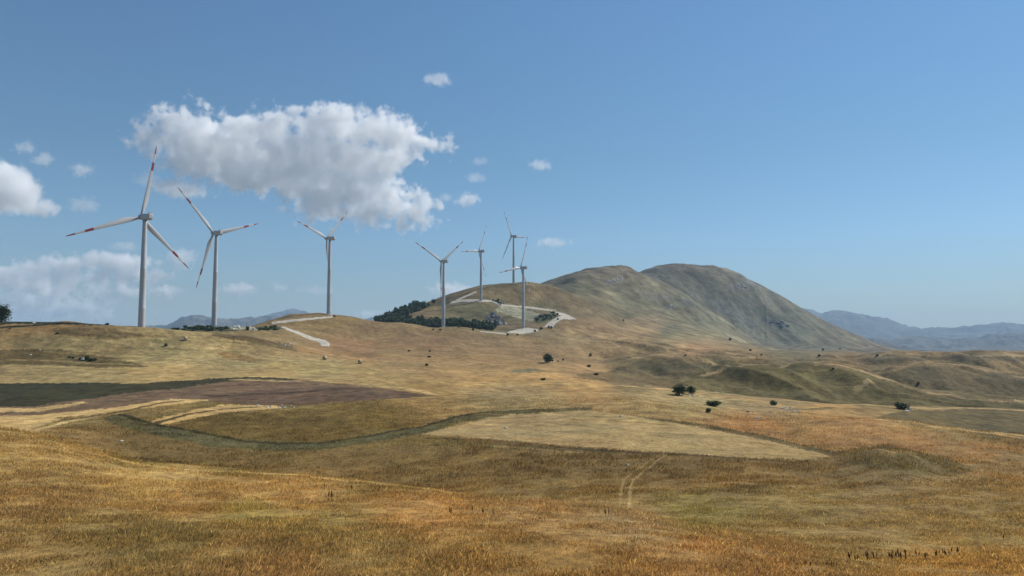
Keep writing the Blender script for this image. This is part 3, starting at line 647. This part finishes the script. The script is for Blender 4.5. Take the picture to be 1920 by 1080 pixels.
SMALL = [
 (1107,668,6,6,L_dark,'small dark bush right of the lone round tree, the upper of two'),(1104,688,9,5,L_dark,'small dark bush on the brown slope below right of the lone round tree'),
 (1118,703,11,4,L_rust,'low brown bush at the foot of the brown slope'),(1018,713,12,5,L_yel,'bright olive green bush on the golden plain'),
 (800,686,7,5,L_dark,'dark bush farthest right of the hay bales'),(806,660,4,4,L_dark,'tiny dark bush on the brown hillside above the hay bales, right one'),
 (767,659,6,3,L_mid,'tiny low green bush on the brown hillside, left one'),(805,670,9,3,L_mid,'thin low green bush on the brown hillside'),
 (311,649,7,6,L_dark,'round black looking bush on the left pasture below the nearest turbine'),(130,671,6,4,L_dark,'leftmost dark bush of the row in the dark patch of the left pasture'),
 (137,672,6,4,L_dark,'second dark bush of the row in the dark patch of the left pasture'),(150,674,5,4,L_dark,'third dark bush of the row, left of a pale stone'),
 (163,675,10,9,L_dark,'largest dark bush of the row in the dark patch of the left pasture'),(174,676,16,5,L_mid,'wide low green bush at the right end of the row in the left pasture'),
 (201,610,8,5,L_dark,'small dark bush on the skyline left of the nearest turbine'),(1722,721,6,6,L_dark,'small black looking bush on the rolling hills at the right'),
 (1562,692,6,3,L_rust,'small rusty red bush on the rolling hills'),(1402,773,6,3,L_rust,'small brown shrub between the wide bush and the compact bush'),
 (1369,638,6,5,L_dark,'dark bush on the right slope of the nearer mountain'),(1407,658,5,4,L_dark,'dark bush at the foot of the mountain beside a pale patch'),
 (1428,666,4,3,L_dark,'tiny dark bush at the mountain foot, right of the pale patch'),(1543,657,5,4,L_mid,'small green bush at the foot of the far hump'),
 (1536,668,6,4,L_mid,'small green bush behind the rolling hills'),(1285,667,4,3,L_dark,'tiny dark bush on the orange strip of pasture'),
 (1169,602,3,4,L_dark,'tiny dark bush high in the gully of the nearer mountain'),(1575,655,4,3,L_dark,'tiny dark bush at the foot of the far mountain slope'),(1645,667,6,3,L_dark,'dark low bush near the tip of the far mountain slope'),
 (1036,678,4,4,L_dark,'tiny bush touching the lone round tree'),(1046,678,5,2,L_mid,'low hedge like bush right of the lone round tree'),(1056,676,4,4,L_dark,'tiny bush at the right end beside the lone round tree'),
 (861,614,5,5,L_dark,'small dark bush right of the turbine before the wood'),(887,620,5,7,L_dark,'upright dark bush between the wood and the gravel track'),
 (812,619,4,3,L_dark,'tiny dark bush left of the turbine before the wood'),(826,619,5,3,L_dark,'tiny dark bush at the foot of the turbine before the wood'),
 (952,629,5,5,L_dark,'black bush at the left end of the gravel pad'),(970,629,4,4,L_dark,'black bush at the lower edge of the gravel pad'),(1003,622,5,4,L_dark,'small dark bush at the right end of the gravel pad'),
 (1029,615,5,5,L_dark,'dark bush at the foot of the haul road, left one'),(1034,616,5,5,L_dark,'dark bush at the foot of the haul road, right one'),(1046,600,4,5,L_dark,'dark bush in the middle of the cut bank'),
 (1015,617,8,4,L_mid,'low green bush between the gravel pad and the haul road'),(1037,588,10,5,L_dark,'wide dark bush under the top bench of the cut bank'),(1045,591,5,5,L_dark,'dark bush right under the top bench of the cut bank'),
 (627,594,5,3,L_dark,'tiny dark bush at the end of the hilltop gravel road'),(108,626,7,3,L_dark,'small flat dark bush high on the left pasture'),(19,617,4,4,L_rust,'tiny rusty bush beside the left edge tree'),
]
for i, (x, y, ww, hh, m, lb) in enumerate(SMALL):
    plant('bush', x, y, ww, hh, 'bush', m, i % 4, lb, 'bush', 'bushes dotted over the pasture and hills', n=350, leaf=.16, d=(36, 3400))
# shrubs in thickets
def thicket(polys, count, hp, wp, d, kinds, label, cat, group, seed, name, mat=L_dark, n=420, leaf=.13, mats=None):
    r = random.Random(seed); k = 0; tries = 0; used = []
    while k < count and tries < 9000:
        tries += 1
        P, wgt = polys[r.randrange(len(polys))]
        xs = [p[0] for p in P]; ys = [p[1] for p in P]
        x = r.uniform(min(xs), max(xs)); y = r.uniform(min(ys), max(ys))
        if not inpoly(np.array([x]), np.array([y]), P)[0]: continue
        if any(abs(x - u) < wp[0] * .3 and abs(y - v) < hp[0] * .16 for u, v in used): continue
        used.append((x, y)); k += 1
        plant(name, x, y, r.uniform(*wp), r.uniform(*hp), kinds[k % len(kinds)], (mats or [mat])[k % len(mats or [mat])], k % 4, label, cat, group, d, n, leaf)
thicket([(A(700,604,745,586,790,572,800,576,770,590,745,598,715,610), 1)], 62, (9, 13), (9, 14), (1130, 1480), ['wood', 'wood', 'cone'],
        'dark tree of the strip climbing the left skyline of the ridge', 'tree', 'dark trees of the strip on the ridge skyline', 5, 'tree')
thicket([(A(712,608,760,600,800,604,828,606,870,606,905,612,930,610,925,622,880,622,850,618,800,615,740,616), 1)], 125, (9, 14), (10, 16), (1010, 1300), ['wood', 'wood', 'cone', 'wood'],
        'dark tree of the wood behind the turbine at the foot of the ridge', 'tree', 'dark trees of the wood at the foot of the ridge', 6, 'tree')
plant('tree', 813, 570, 10, 9, 'round', L_dark, 1, 'dark round tree alone on the ridge skyline above the wood', 'tree', d=(1150, 1480))
plant('tree', 803, 573, 5, 6, 'cone', L_dark, 2, 'small pointed dark tree alone on the ridge skyline, left of the round one', 'tree', d=(1150, 1480))
thicket([(A(322,620,350,614,400,614,436,616,436,620,400,621,330,622), 1)], 34, (4, 7), (7, 12), (560, 760), ['bush', 'low', 'round'],
        'dark shrub of the thicket around the foot of the second turbine', 'bush', 'dark shrubs around the second turbine', 8, 'bush', mats=[L_dark, L_dark, L_mid])
thicket([(A(478,616,500,613,528,615,528,619,480,620), 1)], 12, (4, 6), (7, 11), (560, 800), ['bush', 'low'],
        'dark shrub of the row between pale rubble and the gravel road', 'bush', 'dark shrubs by the rubble', 9, 'bush', mats=[L_dark, L_mid])
thicket([(A(1002,600,1018,592,1040,590,1042,594,1024,603,1006,606), 1)], 16, (3, 5), (4, 8), (1050, 1350), ['bush', 'low'],
        'dark green shrub in the hollow inside the haul road bend', 'bush', 'shrubs in the hollow of the cut bank', 10, 'bush', mats=[L_dark, L_mid])
thicket([(A(906,614,914,598,926,590,940,600,944,608,930,616), 1)], 16, (3, 6), (4, 7), (1050, 1350), ['bush', 'low'],
        'dark shrub on the rocky knoll at the right end of the wood', 'bush', 'shrubs on the rocky knoll', 11, 'bush', mats=[L_dark])
thicket([(A(924,564,934,562,946,570,940,573), 1)], 8, (2, 4), (3, 6), (1150, 1430), ['bush'],
        'dark shrub on the rocky step right of the upper gravel pad', 'bush', 'shrubs on the rocky step', 12, 'bush')
plant('bush', 464, 619, 8, 8, 'bush', L_dark, 1, 'dark bush standing in front of pale rubble near the second turbine', 'bush', 'dark shrubs by the rubble', d=(520, 800))

# ---------------------------------------------------------------- rocks and hay bales
M_rock = mat_noise('pale_limestone', (.42, .39, .34), (.68, .65, .58), 1.5, .9, .08)
M_drock = mat_noise('grey_rock', (.16, .155, .16), (.32, .31, .31), .3, .9, .3)
def rock_mesh(seed, mat):
    import bmesh
    bm = bmesh.new(); bmesh.ops.create_icosphere(bm, subdivisions=3, radius=.5); r = random.Random(seed)
    off = r.uniform(0, 99)
    for v in bm.verts:
        p = v.co; n = float(fbm(np.array([p.x * 3 + off]), np.array([p.y * 3 + p.z * 2.1]), 1., 3)[0])
        v.co = p * (1 + .45 * n)
        v.co.z = max(v.co.z, -.18); v.co.z *= .8
        q = .16; v.co.x = round(v.co.x / q) * q * .4 + v.co.x * .6
    me = bpy.data.meshes.new('rock'); bm.to_mesh(me); bm.free(); me.materials.append(mat); return me
ROCKS = [rock_mesh(i, M_rock) for i in range(4)]; DROCKS = [rock_mesh(9 + i, M_drock) for i in range(3)]
def rock(px, py, wpx, hpx, label, group, v=0, dark=False, d=(36, 3400)):
    P = hit(px, py, *d); s = P.y / F
    o = link(bpy.data.objects.new('boulder', (DROCKS if dark else ROCKS)[v % 3])); o.location = P
    o.rotation_euler = (0, 0, v * 1.3); o.scale = (wpx * s, wpx * s, hpx * s * 1.5); tag(o, label, 'boulder', group); return o
RK = [(1176,872,8,4,'white boulder in the dark weeds left of the twin wheel tracks'),(96,822,4,3,'white stone at the edge of the golden slope, far left'),(228,827,6,3,'white stone in olive grass right of the far left stone'),
 (143,821,3,2,'small white stone between the two stones below the farm track'),(890,835,4,3,'white stone in the weeds just below the pale mown field'),(1420,785,11,4,'white curved boulder on the orange grass edge'),
 (1705,768,9,6,'pale slab leaning at the right foot of the spreading bush'),(1700,771,8,3,'flat pale slab in front of the spreading bush'),(1164,781,6,4,'pale boulder at the top edge of the mown field'),
 (155,674,6,5,'pale stone among the dark bushes on the left pasture'),(57,666,4,3,'white stone at the left of the dark patch'),(75,656,3,2,'tiny white stone above the dark patch'),
 (447,614,9,6,'largest pale boulder beside the scrub near the second turbine'),(1291,741,6,4,'pale stone between the touching pair of trees'),(63,606,7,3,'pale stone on the skyline field at the left'),
 (712,676,3,2,'tiny white stone right of the hay bales, left one'),(734,680,3,2,'tiny white stone right of the hay bales, right one'),(948,803,6,5,'pale boulder at the left end of the mown field'),
 (1058,740,3,2,'tiny white stone on the plain'),(1237,752,3,2,'tiny white stone left of the wide bush'),(1410,592,1,1,'')]
for i, (x, y, a, b, lb) in enumerate(RK[:-1]): rock(x, y, a, b, lb, 'pale stones lying in the grass', i)
r_ = random.Random(4)
def scatter_rocks(P, n, wr, label, group, dark, d, flat=.7):
    xs = [p[0] for p in P]; ys = [p[1] for p in P]; k = 0
    while k < n:
        x, y = r_.uniform(min(xs), max(xs)), r_.uniform(min(ys), max(ys))
        if inpoly(np.array([x]), np.array([y]), P)[0]:
            ww = r_.uniform(*wr); rock(x, y, ww, ww * flat, label, group, k, dark, d); k += 1
scatter_rocks(A(1466,764,1482,764,1500,772,1486,774,1468,769), 22, (2, 5), 'pale rock of the small rock pile right of the compact bush', 'rocks of the pile on the plain', False, (150, 500))
scatter_rocks(A(1298,742,1320,743,1318,747,1298,745), 8, (2, 5), 'pale rock of the line right of the touching trees', 'rocks right of the touching trees', False, (200, 500))
scatter_rocks(A(432,613,480,614,482,619,436,618), 16, (2, 6), 'pale rubble stone near the foot of the second turbine', 'pale rubble by the second turbine', False, (560, 800))
scatter_rocks(A(908,606,922,586,936,594,944,606,928,614), 24, (4, 9), 'grey rock of the crag at the right end of the wood', 'grey rocks of the crag', True, (1050, 1350), 1.0)
scatter_rocks(A(924,564,934,562,948,571,940,573), 10, (2, 5), 'grey rock of the step right of the upper gravel pad', 'grey rocks of the step', True, (1150, 1430), .8)
scatter_rocks(A(1432,598,1470,602,1482,612,1450,611), 14, (3, 8), 'dark grey outcrop rock low on the far mountain slope', 'outcrop low on the far slope', True, (2400, 3300), .5)
scatter_rocks(A(1132,534,1142,525,1165,520,1172,528,1150,532), 18, (2, 4), 'pale outcrop rock near the top of the nearer mountain', 'outcrop near the nearer summit', False, (1900, 2600), .8)
scatter_rocks(A(1368,538,1400,531,1404,540,1376,543), 10, (2, 6), 'grey outcrop rock near the far summit', 'outcrop near the far summit', True, (2400, 3300), .5)
scatter_rocks(A(1248,574,1262,571,1268,580,1255,581), 8, (2, 4), 'pale outcrop rock halfway up the nearer mountain', 'outcrop halfway up the nearer mountain', False, (1900, 2600), .6)
scatter_rocks(A(938,578,1000,585,1004,598,962,592), 22, (1.5, 3), 'pale stone of the scree below the quarry road', 'stones of the scree', False, (1050, 1350), .8)
scatter_rocks(A(935,606,946,603,952,610,944,612), 5, (3, 6), 'pale block at the edge of the knoll', 'pale blocks by the knoll', False, (1050, 1350), .8)
scatter_rocks(A(520,640,552,646,548,650,530,647), 6, (2, 5), 'pale stone on the bank below the gravel road', 'stones on the bank', False, (430, 700), .7)
scatter_rocks(A(440,758,560,760,560,765,450,766), 9, (3, 6), 'pale stone along the lower edge of the ploughed field', 'stones along the ploughed field', False, (180, 400), .6)
M_straw = mat_noise('straw', (.34, .27, .15), (.56, .47, .28), 6, .95, .03)
def bale_mesh():
    mb = MB(); n = 28; rnd = random.Random(2); rings = []
    for x, r in ((-.62, .3), (-.6, .8), (-.56, .87), (-.3, .9), (0, .905), (.3, .9), (.56, .87), (.6, .8), (.62, .3)):
        rings.append([(x + rnd.uniform(-.015, .015), math.cos(6.2832 * k / n) * r * rnd.uniform(.985, 1.01), .86 + math.sin(6.2832 * k / n) * r * rnd.uniform(.985, 1.01)) for k in range(n)])
    mb.loft(rings); return mb.mesh('hay_bale', [M_straw], True)
BALE = bale_mesh()
for x, y, wv, rz, lb in ((609,675,8,.9,'round hay bale at the lower end of the brown bank, left of another bale'),(675,682,8,.6,'round hay bale on the golden pasture, right of another bale'),(348,638,7,.7,'small round hay bale high on the pasture right of the nearest turbine')):
    P = hit(x, y, 300, 800); s = wv * P.y / F / 1.75
    o = link(bpy.data.objects.new('hay_bale', BALE)); o.location = P; o.rotation_euler = (0, 0, rz); o.scale = (s, s, s); tag(o, lb, 'hay bale', 'round hay bales')

# ---------------------------------------------------------------- dry dock stalks
M_dock = mat_noise('dry_dock', (.06, .032, .018), (.13, .075, .04), 30, .9)
def dock_mesh(seed):
    r = random.Random(seed); stem = MB(); head = MB()
    def stalk(x, y, h, lx, ly):
        p = Vector((x, y, -.03))
        for k in range(5):
            q = Vector((x + lx * ((k + 1) / 5) ** 1.6, y + ly * ((k + 1) / 5) ** 1.6, h * (k + 1) / 5)); stem.tube(p, q, .012 - .0015 * k, .0105 - .0015 * k, 5); p = q
        for k in range(170):
            u = r.uniform(.45, 1.0); c = Vector((x + lx * u ** 1.6, y + ly * u ** 1.6, h * u))
            rad = .055 * math.sin(min(1, (1.03 - u) / .4) * 1.57) + .01
            a = r.uniform(0, 6.28); c += Vector((math.cos(a), math.sin(a), 0)) * rad * r.uniform(.3, 1)
            t = Vector((r.gauss(0, 1), r.gauss(0, 1), r.gauss(0, 1))).normalized() * .02; b = t.orthogonal().normalized() * .016
            head.add([c - t - b, c + t - b, c + t + b, c - t + b], [(0, 1, 2, 3)])
    stalk(0, 0, 1, r.uniform(-.12, .12), r.uniform(-.1, .1))
    if seed % 2: stalk(.06, .02, .78, r.uniform(-.15, .2), .05)
    return stem.mesh('stem', [M_dock]), head.mesh('seed_head', [M_dock])
DOCK = [dock_mesh(i) for i in range(4)]
def dock(px, py, hpx, label, group=None, v=0, d=(36, 130)):
    P = hit(px, py, *d); s = hpx * P.y / F
    root = empty('dock_plant', P, v * 1.7); tag(root, label, 'plant', group)
    for nm, me in zip(('stem', 'seed_head'), DOCK[v % 4]):
        o = link(bpy.data.objects.new(nm, me), root); o.scale = (s * 1.15, s * 1.15, s)
DK = [(615,939,18,'left stalk of the tall dark pair on the golden slope'),(623,939,19,'right stalk of the tall dark pair on the golden slope'),(609,918,12,'thin stalk just above the tall dark pair'),(659,921,12,'single short stalk up right of the tall dark pair'),
 (842,968,17,'left stalk of the close pair at the middle of the slope'),(846,967,16,'right stalk of the close pair at the middle of the slope'),(886,965,17,'single upright stalk right of the close pair'),(905,966,13,'thin stalk, second right of the close pair'),(925,967,10,'short stalk, third right of the close pair'),
 (973,946,10,'left of two small stalks near the fold'),(988,949,12,'right of two small stalks near the fold'),(1135,969,14,'left of the two bushy stalks below the wheel tracks'),(1142,970,14,'right of the two bushy stalks below the wheel tracks'),(1110,967,7,'tiny stalk left of the two bushy stalks'),
 (1300,1030,8,'left tiny stalk of a faint pair on the slope'),(1304,1030,8,'right tiny stalk of a faint pair on the slope'),(1022,979,7,'lone tiny stalk on the slope below the two small stalks'),(449,930,8,'lone thin stalk above the green grass patch'),(272,870,9,'lone thin stalk on the crest at the left'),
 (1882,1014,12,'lone stalk near the right edge'),(1524,1080,14,'dark stalk cut by the bottom edge')]
for i, (x, y, h, lb) in enumerate(DK): dock(x, y, h, lb, 'dry dock stalks on the slope', i)
for i, x in enumerate((1511, 1520, 1530)): dock(x, 1064, 13 - i, 'dark stalk of the row of three at the lower right', 'row of three dark stalks', i)
for i, x in enumerate((1551, 1555, 1559, 1563, 1568)): dock(x, 1063 + i % 2, 12 - i * .5, 'dark stalk of the tight clump right of the row of three', 'tight clump of dark stalks', i + 1)
r_ = random.Random(12)
for i in range(56):
    x = r_.choice([r_.uniform(1590, 1660), r_.uniform(1665, 1700), r_.uniform(1700, 1800)])
    dock(x, 1052 - (x - 1610) * .035 + r_.uniform(-6, 4), r_.uniform(8, 17), 'dark dry stalk of the long ragged band at the lower right', 'long band of dark dry stalks', i)
for i in range(9): dock(1640 + i * 3.6 + r_.uniform(-2, 2), 1022 + r_.uniform(-4, 3), r_.uniform(5, 8), 'tiny stalk of the faint row above the long band', 'faint row of stalks', i)

# ---------------------------------------------------------------- grass
def mat_grass():
    m, t, b, N, L = material('grass_blades')
    at = N('ShaderNodeAttribute'); at.attribute_name = 'growth'; L(at.outputs['Color'], b.inputs['Base Color'])
    b.inputs['Roughness'].default_value = .8; b.inputs['Specular IOR Level'].default_value = .15
    tr = N('ShaderNodeBsdfTranslucent'); L(at.outputs['Color'], tr.inputs[0]); mx = N('ShaderNodeMixShader'); mx.inputs[0].default_value = .45
    L(b.outputs[0], mx.inputs[1]); L(tr.outputs[0], mx.inputs[2]); L(mx.outputs[0], t.nodes['Material Output'].inputs[0])
    return m
M_grass = mat_grass()
def grass(name, label, n, y0, y1, hr, seed, lim=.74, bright=1.12, wk=1.0, region=None):
    r = np.random.RandomState(seed)
    Y = np.exp(r.uniform(math.log(y0), math.log(y1), n)); X = r.uniform(-lim, lim, n) * Y
    # clumping
    c = fbm(X, Y, 5, 3) + .7 * fbm(X, Y, 22, 2); keep = r.rand(n) < np.clip(.62 + c * .9, .12, 1)
    X, Y, c = X[keep], Y[keep], c[keep]; n = len(X)
    Z = zfun(X, Y)
    if region:
        qx, qy = project(X, Y, Z); keep = inpoly(qx + fbm(X, Y, 9, 3) * 60, qy + fbm(X + 80, Y, 9, 3) * 14, region) & (r.rand(n) < .75); X, Y, Z, c = X[keep], Y[keep], Z[keep], c[keep]; n = len(X)
    col = basecol(X, Y, Z) 
    px, py = project(X, Y, Z)
    h = r.uniform(*hr, n) * (.85 + .12 * r.exponential(1, n).clip(0, 4)) * (1 + .5 * np.clip(c, -.6, 1)) * (1 + np.clip(Y / 200, 0, .8) * .3)
    # mown field, stream bed and ploughland stay bare
    bare = np.zeros(n, bool)
    for P, c_, d0, d1, s_ in POLY:
        if c_ in ((186,152,100), (186,152,98), (178,146,92), (154,132,90), (60,57,36), (112,88,66), (98,75,57)): bare |= inpoly(px, py, P) & (Y > d0)
    for pts, hw, c_, d0, d1, ts in TRK_HILITES[:4]:
        for (x1, y1), (x2, y2) in zip(pts[:-1], pts[1:]):
            dx, dy = x2 - x1, y2 - y1; t = np.clip(((X - x1) * dx + (Y - y1) * dy) / (dx * dx + dy * dy + 1e-9), 0, 1)
            bare |= np.hypot(X - x1 - t * dx, Y - y1 - t * dy) < hw * 1.6
    h = np.where(bare, h * .22, h)
    a = r.uniform(0, 2 * np.pi, n); lean = r.uniform(.15, .75, n) * h
    wd = (.007 + .00018 * Y) * r.uniform(.7, 1.5, n) * wk
    wa = r.normal(.4, 1.6, n)
    ux, uy = np.cos(a), np.sin(a); lx, ly = np.cos(wa), np.sin(wa)
    V = np.zeros((n, 4, 3))
    V[:, 0] = np.stack([X - ux * wd, Y - uy * wd, Z - .04], -1); V[:, 1] = np.stack([X + ux * wd, Y + uy * wd, Z - .04], -1)
    V[:, 2] = np.stack([X + lx * lean * .35 + ux * wd * .8, Y + ly * lean * .35 + uy * wd * .8, Z + h * .6], -1)
    V[:, 3] = np.stack([X + lx * lean, Y + ly * lean, Z + h], -1)
    k = r.normal(bright, .2, n)[:, None]; tint = r.normal(0, 4, n)[:, None] * np.array([[.9, 0, -1.]])
    cc = np.clip(col * k + tint, 20, 235); cl = np.repeat(lin(cc)[:, None, :] * 1.15, 4, axis=1).reshape(-1, 3)
    i = np.arange(n)[:, None] * 4
    F3 = np.concatenate([i + np.array([[0, 1, 2]]), i + np.array([[0, 2, 3]])], 0)
    o = link(bpy.data.objects.new(name, nmesh(name, V.reshape(-1, 3), F3, M_grass, np.clip(cl, 0, .85), False, 3)))
    tag(o, label, 'grass', None, 'stuff')
grass('grass', 'dry golden and green grass covering the foreground slope', 950000, 26, 128, (.06, .19), 1)
grass('tall_grass', 'sparse pale straw stalks standing above the foreground grass', 16000, 27, 110, (.16, .34), 5, .74, 1.28, .7)
grass('dark_weeds', 'dark upright dead weeds in the strip below the pale mown field', 34000, 95, 215, (.18, .48), 9, .3, .95, .9, A(820,826,950,832,1100,845,1250,856,1420,866,1500,872,1380,905,1240,915,1100,905,960,885,860,862))
grass('weeds', 'coarse brown weeds and tussocks in the hollow beyond the slope', 330000, 105, 300, (.14, .38), 2)

# ---------------------------------------------------------------- clouds
M_cloud = bpy.data.materials.new('cloud_vapour'); M_cloud.use_nodes = True; t_ = M_cloud.node_tree; t_.nodes.clear()
pv = t_.nodes.new('ShaderNodeVolumePrincipled'); ou = t_.nodes.new('ShaderNodeOutputMaterial'); t_.links.new(pv.outputs[0], ou.inputs[1])
pv.inputs['Color'].default_value = (1, 1, 1, 1); pv.inputs['Anisotropy'].default_value = .35; pv.inputs['Density'].default_value = 1
def cloud(label, D, ells, vox, dens, nsc, namp, seed, depth=1.0, soft=14, cut=0):
    """ells in picture pixels at distance D: (x, y, rx, ry); a union of billows broken up by noise"""
    s = D / F; vol = bpy.data.volumes.new('cloud'); vol.materials.append(M_cloud)
    ob = link(bpy.data.objects.new('cloud', vol)); tag(ob, label, 'cloud')
    ex = [(ray(x, y), rx, ry) for x, y, rx, ry in ells]
    cx = sum(e[0][0] for e in ex) / len(ex) * D; cz = sum(e[0][1] for e in ex) / len(ex) * D
    ob.location = (cx, D, cz)
    rnd = random.Random(seed)
    ng = bpy.data.node_groups.new('cloud_shape', 'GeometryNodeTree')
    ng.interface.new_socket('Geometry', in_out='INPUT', socket_type='NodeSocketGeometry'); ng.interface.new_socket('Geometry', in_out='OUTPUT', socket_type='NodeSocketGeometry')
    N, L = ng.nodes.new, ng.links.new
    go = N('NodeGroupOutput'); N('NodeGroupInput')
    pos = N('GeometryNodeInputPosition'); last = None; lo = [1e9] * 3; hi = [-1e9] * 3
    def math_(op, a, b=None, c=None):
        m = N('ShaderNodeMath'); m.operation = op
        for k, v in enumerate((a, b, c)):
            if v is None: continue
            if isinstance(v, (int, float)): m.inputs[k].default_value = v
            else: L(v, m.inputs[k])
        return m.outputs[0]
    for (d, rx, ry) in ex:
        c = (d[0] * D - cx, rnd.uniform(-.4, .4) * min(rx, 3 * ry) * s * depth, d[1] * D - cz)
        rad = (rx * s, min(rx * .8, ry * 1.9) * s * depth, ry * s)
        sb = N('ShaderNodeVectorMath'); sb.operation = 'SUBTRACT'; L(pos.outputs[0], sb.inputs[0]); sb.inputs[1].default_value = c
        dv = N('ShaderNodeVectorMath'); dv.operation = 'DIVIDE'; L(sb.outputs[0], dv.inputs[0]); dv.inputs[1].default_value = rad
        ln = N('ShaderNodeVectorMath'); ln.operation = 'LENGTH'; L(dv.outputs[0], ln.inputs[0])
        e = math_('MULTIPLY_ADD', ln.outputs['Value'], min(rad), -min(rad))
        if last is None: last = e
        else: last = math_('SMOOTH_MIN', last, e, 12 * s)
        for k in range(3):
            lo[k] = min(lo[k], c[k] - rad[k]); hi[k] = max(hi[k], c[k] + rad[k])
    no = N('ShaderNodeTexNoise'); no.inputs['Scale'].default_value = 1 / (nsc * s); no.inputs['Detail'].default_value = 8; no.inputs['Roughness'].default_value = .66
    of = N('ShaderNodeVectorMath'); of.operation = 'ADD'; L(pos.outputs[0], of.inputs[0]); of.inputs[1].default_value = (seed * 7137., seed * 913., 0)
    L(of.outputs[0], no.inputs['Vector'])
    dist = math_('MULTIPLY_ADD', no.outputs[0], -2 * namp * s, last)
    mr = N('ShaderNodeMapRange'); mr.interpolation_type = 'SMOOTHSTEP'; L(dist, mr.inputs[0])
    mr.inputs[1].default_value = (cut - namp) * s; mr.inputs[2].default_value = (cut - namp - soft) * s; mr.inputs[3].default_value = 0; mr.inputs[4].default_value = dens / s
    vc = N('GeometryNodeVolumeCube'); L(mr.outputs[0], vc.inputs['Density'])
    m = (namp * 1.15 + 5) * s
    vc.inputs['Min'].default_value = [v - m for v in lo]; vc.inputs['Max'].default_value = [v + m for v in hi]
    for k, nm in enumerate(('Resolution X', 'Resolution Y', 'Resolution Z')):
        vc.inputs[nm].default_value = max(8, int((hi[k] - lo[k] + 2 * m) / (vox * s)))
    sm = N('GeometryNodeSetMaterial'); L(vc.outputs[0], sm.inputs[0]); sm.inputs['Material'].default_value = M_cloud; L(sm.outputs[0], go.inputs[0])
    md = ob.modifiers.new('shape', 'NODES'); md.node_group = ng
    return ob
cloud('huge white cumulus cloud spread above the two middle turbines', 9000,
      [(300,262,40,30),(345,235,48,34),(400,275,90,44),(470,240,60,26),(520,235,50,28),(560,290,110,40),(620,232,70,32),(690,240,75,28),(750,262,50,22),(800,272,36,12),(660,300,90,34),
       (500,325,120,34),(620,345,90,30),(740,300,28,10),(700,340,44,20),(600,392,55,20),(690,392,50,26),(755,392,46,24),(360,300,60,24),(785,400,20,20),(640,368,80,22),(720,372,50,20)],
      1.8, .075, 26, 36, 1, .36, 8, 4)
cloud('bright cumulus cloud cut by the left edge', 9000, [(-60,330,70,50),(0,340,60,34),(40,368,50,26),(80,392,34,16),(-20,380,60,22)], 1.8, .06, 26, 26, 2, .6, 9, 2)
cloud('broad pale layered cloud bank low at the left behind the nearest turbine', 19500, [(20,512,60,12),(75,505,45,9),(140,492,40,9),(190,488,38,11),(235,492,40,12),(110,522,70,9),(200,520,80,11),(40,535,70,9),(150,545,70,7),(225,548,60,7),(60,560,60,8),(130,580,50,8),(20,585,60,8),(100,592,60,6),(265,512,26,9)],
      2.2, .09, 26, 26, 3, .4, 8, 5)
SMALLC = [(820,147,24,11,.03,'small wispy cloud highest in the middle of the sky'),(1016,311,18,9,.03,'small faint cloud alone right of the middle'),(1032,455,28,8,.03,'small flat cloud right above the ridge turbines'),
 (875,377,22,13,.04,'small puffy cloud right of the huge cloud, the lowest of three'),(838,370,9,6,.03,'tiny cloud scrap touching the small puffy cloud'),(887,333,16,7,.022,'faint wisp above the small puffy cloud'),(900,301,12,6,.02,'faintest tiny wisp, the top of three'),
 (157,319,24,13,.03,'small pale cloud puff left of the nearest turbine rotor'),(85,298,20,12,.03,'small cloud puff right above the left edge cumulus'),(46,278,16,11,.03,'small cloud puff directly above the left edge cumulus'),
 (281,219,16,10,.03,'small cloud scrap at the upper left tip of the huge cloud'),(450,541,36,13,.05,'small low cumulus between the second and third turbines'),(525,537,16,8,.03,'tiny low cloud left of the third turbine'),
 (600,545,38,8,.014,'faint low cloud behind the third turbine tower'),(320,546,26,9,.03,'small low cloud right of the nearest turbine tower'),(325,487,34,22,.03,'pale cloud behind the lower right blade of the nearest turbine'),
 (235,463,22,8,.025,'faint cloud scrap left of the nearest turbine tower'),(693,590,26,8,.035,'small low cloud on the horizon left of the wood'),(848,543,44,16,.03,'low white cloud behind the turbine in front of the wood'),
 (340,352,60,20,.04,'pale cloud patch between the two left rotors under the huge cloud'),(158,385,26,16,.014,'faint veil of cloud right of the left edge cumulus'),(280,335,28,14,.014,'faint veil of cloud left of the second rotor')]
for i, (x, y, a, b, dn, lb) in enumerate(SMALLC):
    DD = 9000 if y < 440 else 19500
    rr = random.Random(i)
    E = [(x + rr.uniform(-.45, .45) * a, y + rr.uniform(-.3, .3) * b, a * rr.uniform(.45, .75), b * rr.uniform(.5, .8)) for _ in range(4)]
    cloud(lb, DD, E, 1.5, dn * 1.1, 13, min(22, b * 1.9), i + 5, .8, 8, 2)

# ---------------------------------------------------------------- haze
hz = MB(); X0, X1, Y0_, Y1, Z0, Z1 = -33000, 33000, -400, 18600, -450, 640
hz.box(((X0 + X1) / 2, (Y0_ + Y1) / 2, (Z0 + Z1) / 2), (X1 - X0, Y1 - Y0_, Z1 - Z0))
M_haze = bpy.data.materials.new('haze_air'); M_haze.use_nodes = True; t_ = M_haze.node_tree; t_.nodes.clear()
pv = t_.nodes.new('ShaderNodeVolumePrincipled'); ou = t_.nodes.new('ShaderNodeOutputMaterial'); t_.links.new(pv.outputs[0], ou.inputs[1])
pv.inputs['Color'].default_value = (.5, .74, 1, 1); pv.inputs['Anisotropy'].default_value = 0; pv.inputs['Density'].default_value = 4.6e-5
ho = hz.build('haze', [M_haze]); ho['kind'] = 'stuff'; ho['label'] = 'thin blue air haze between the camera and the mountains'
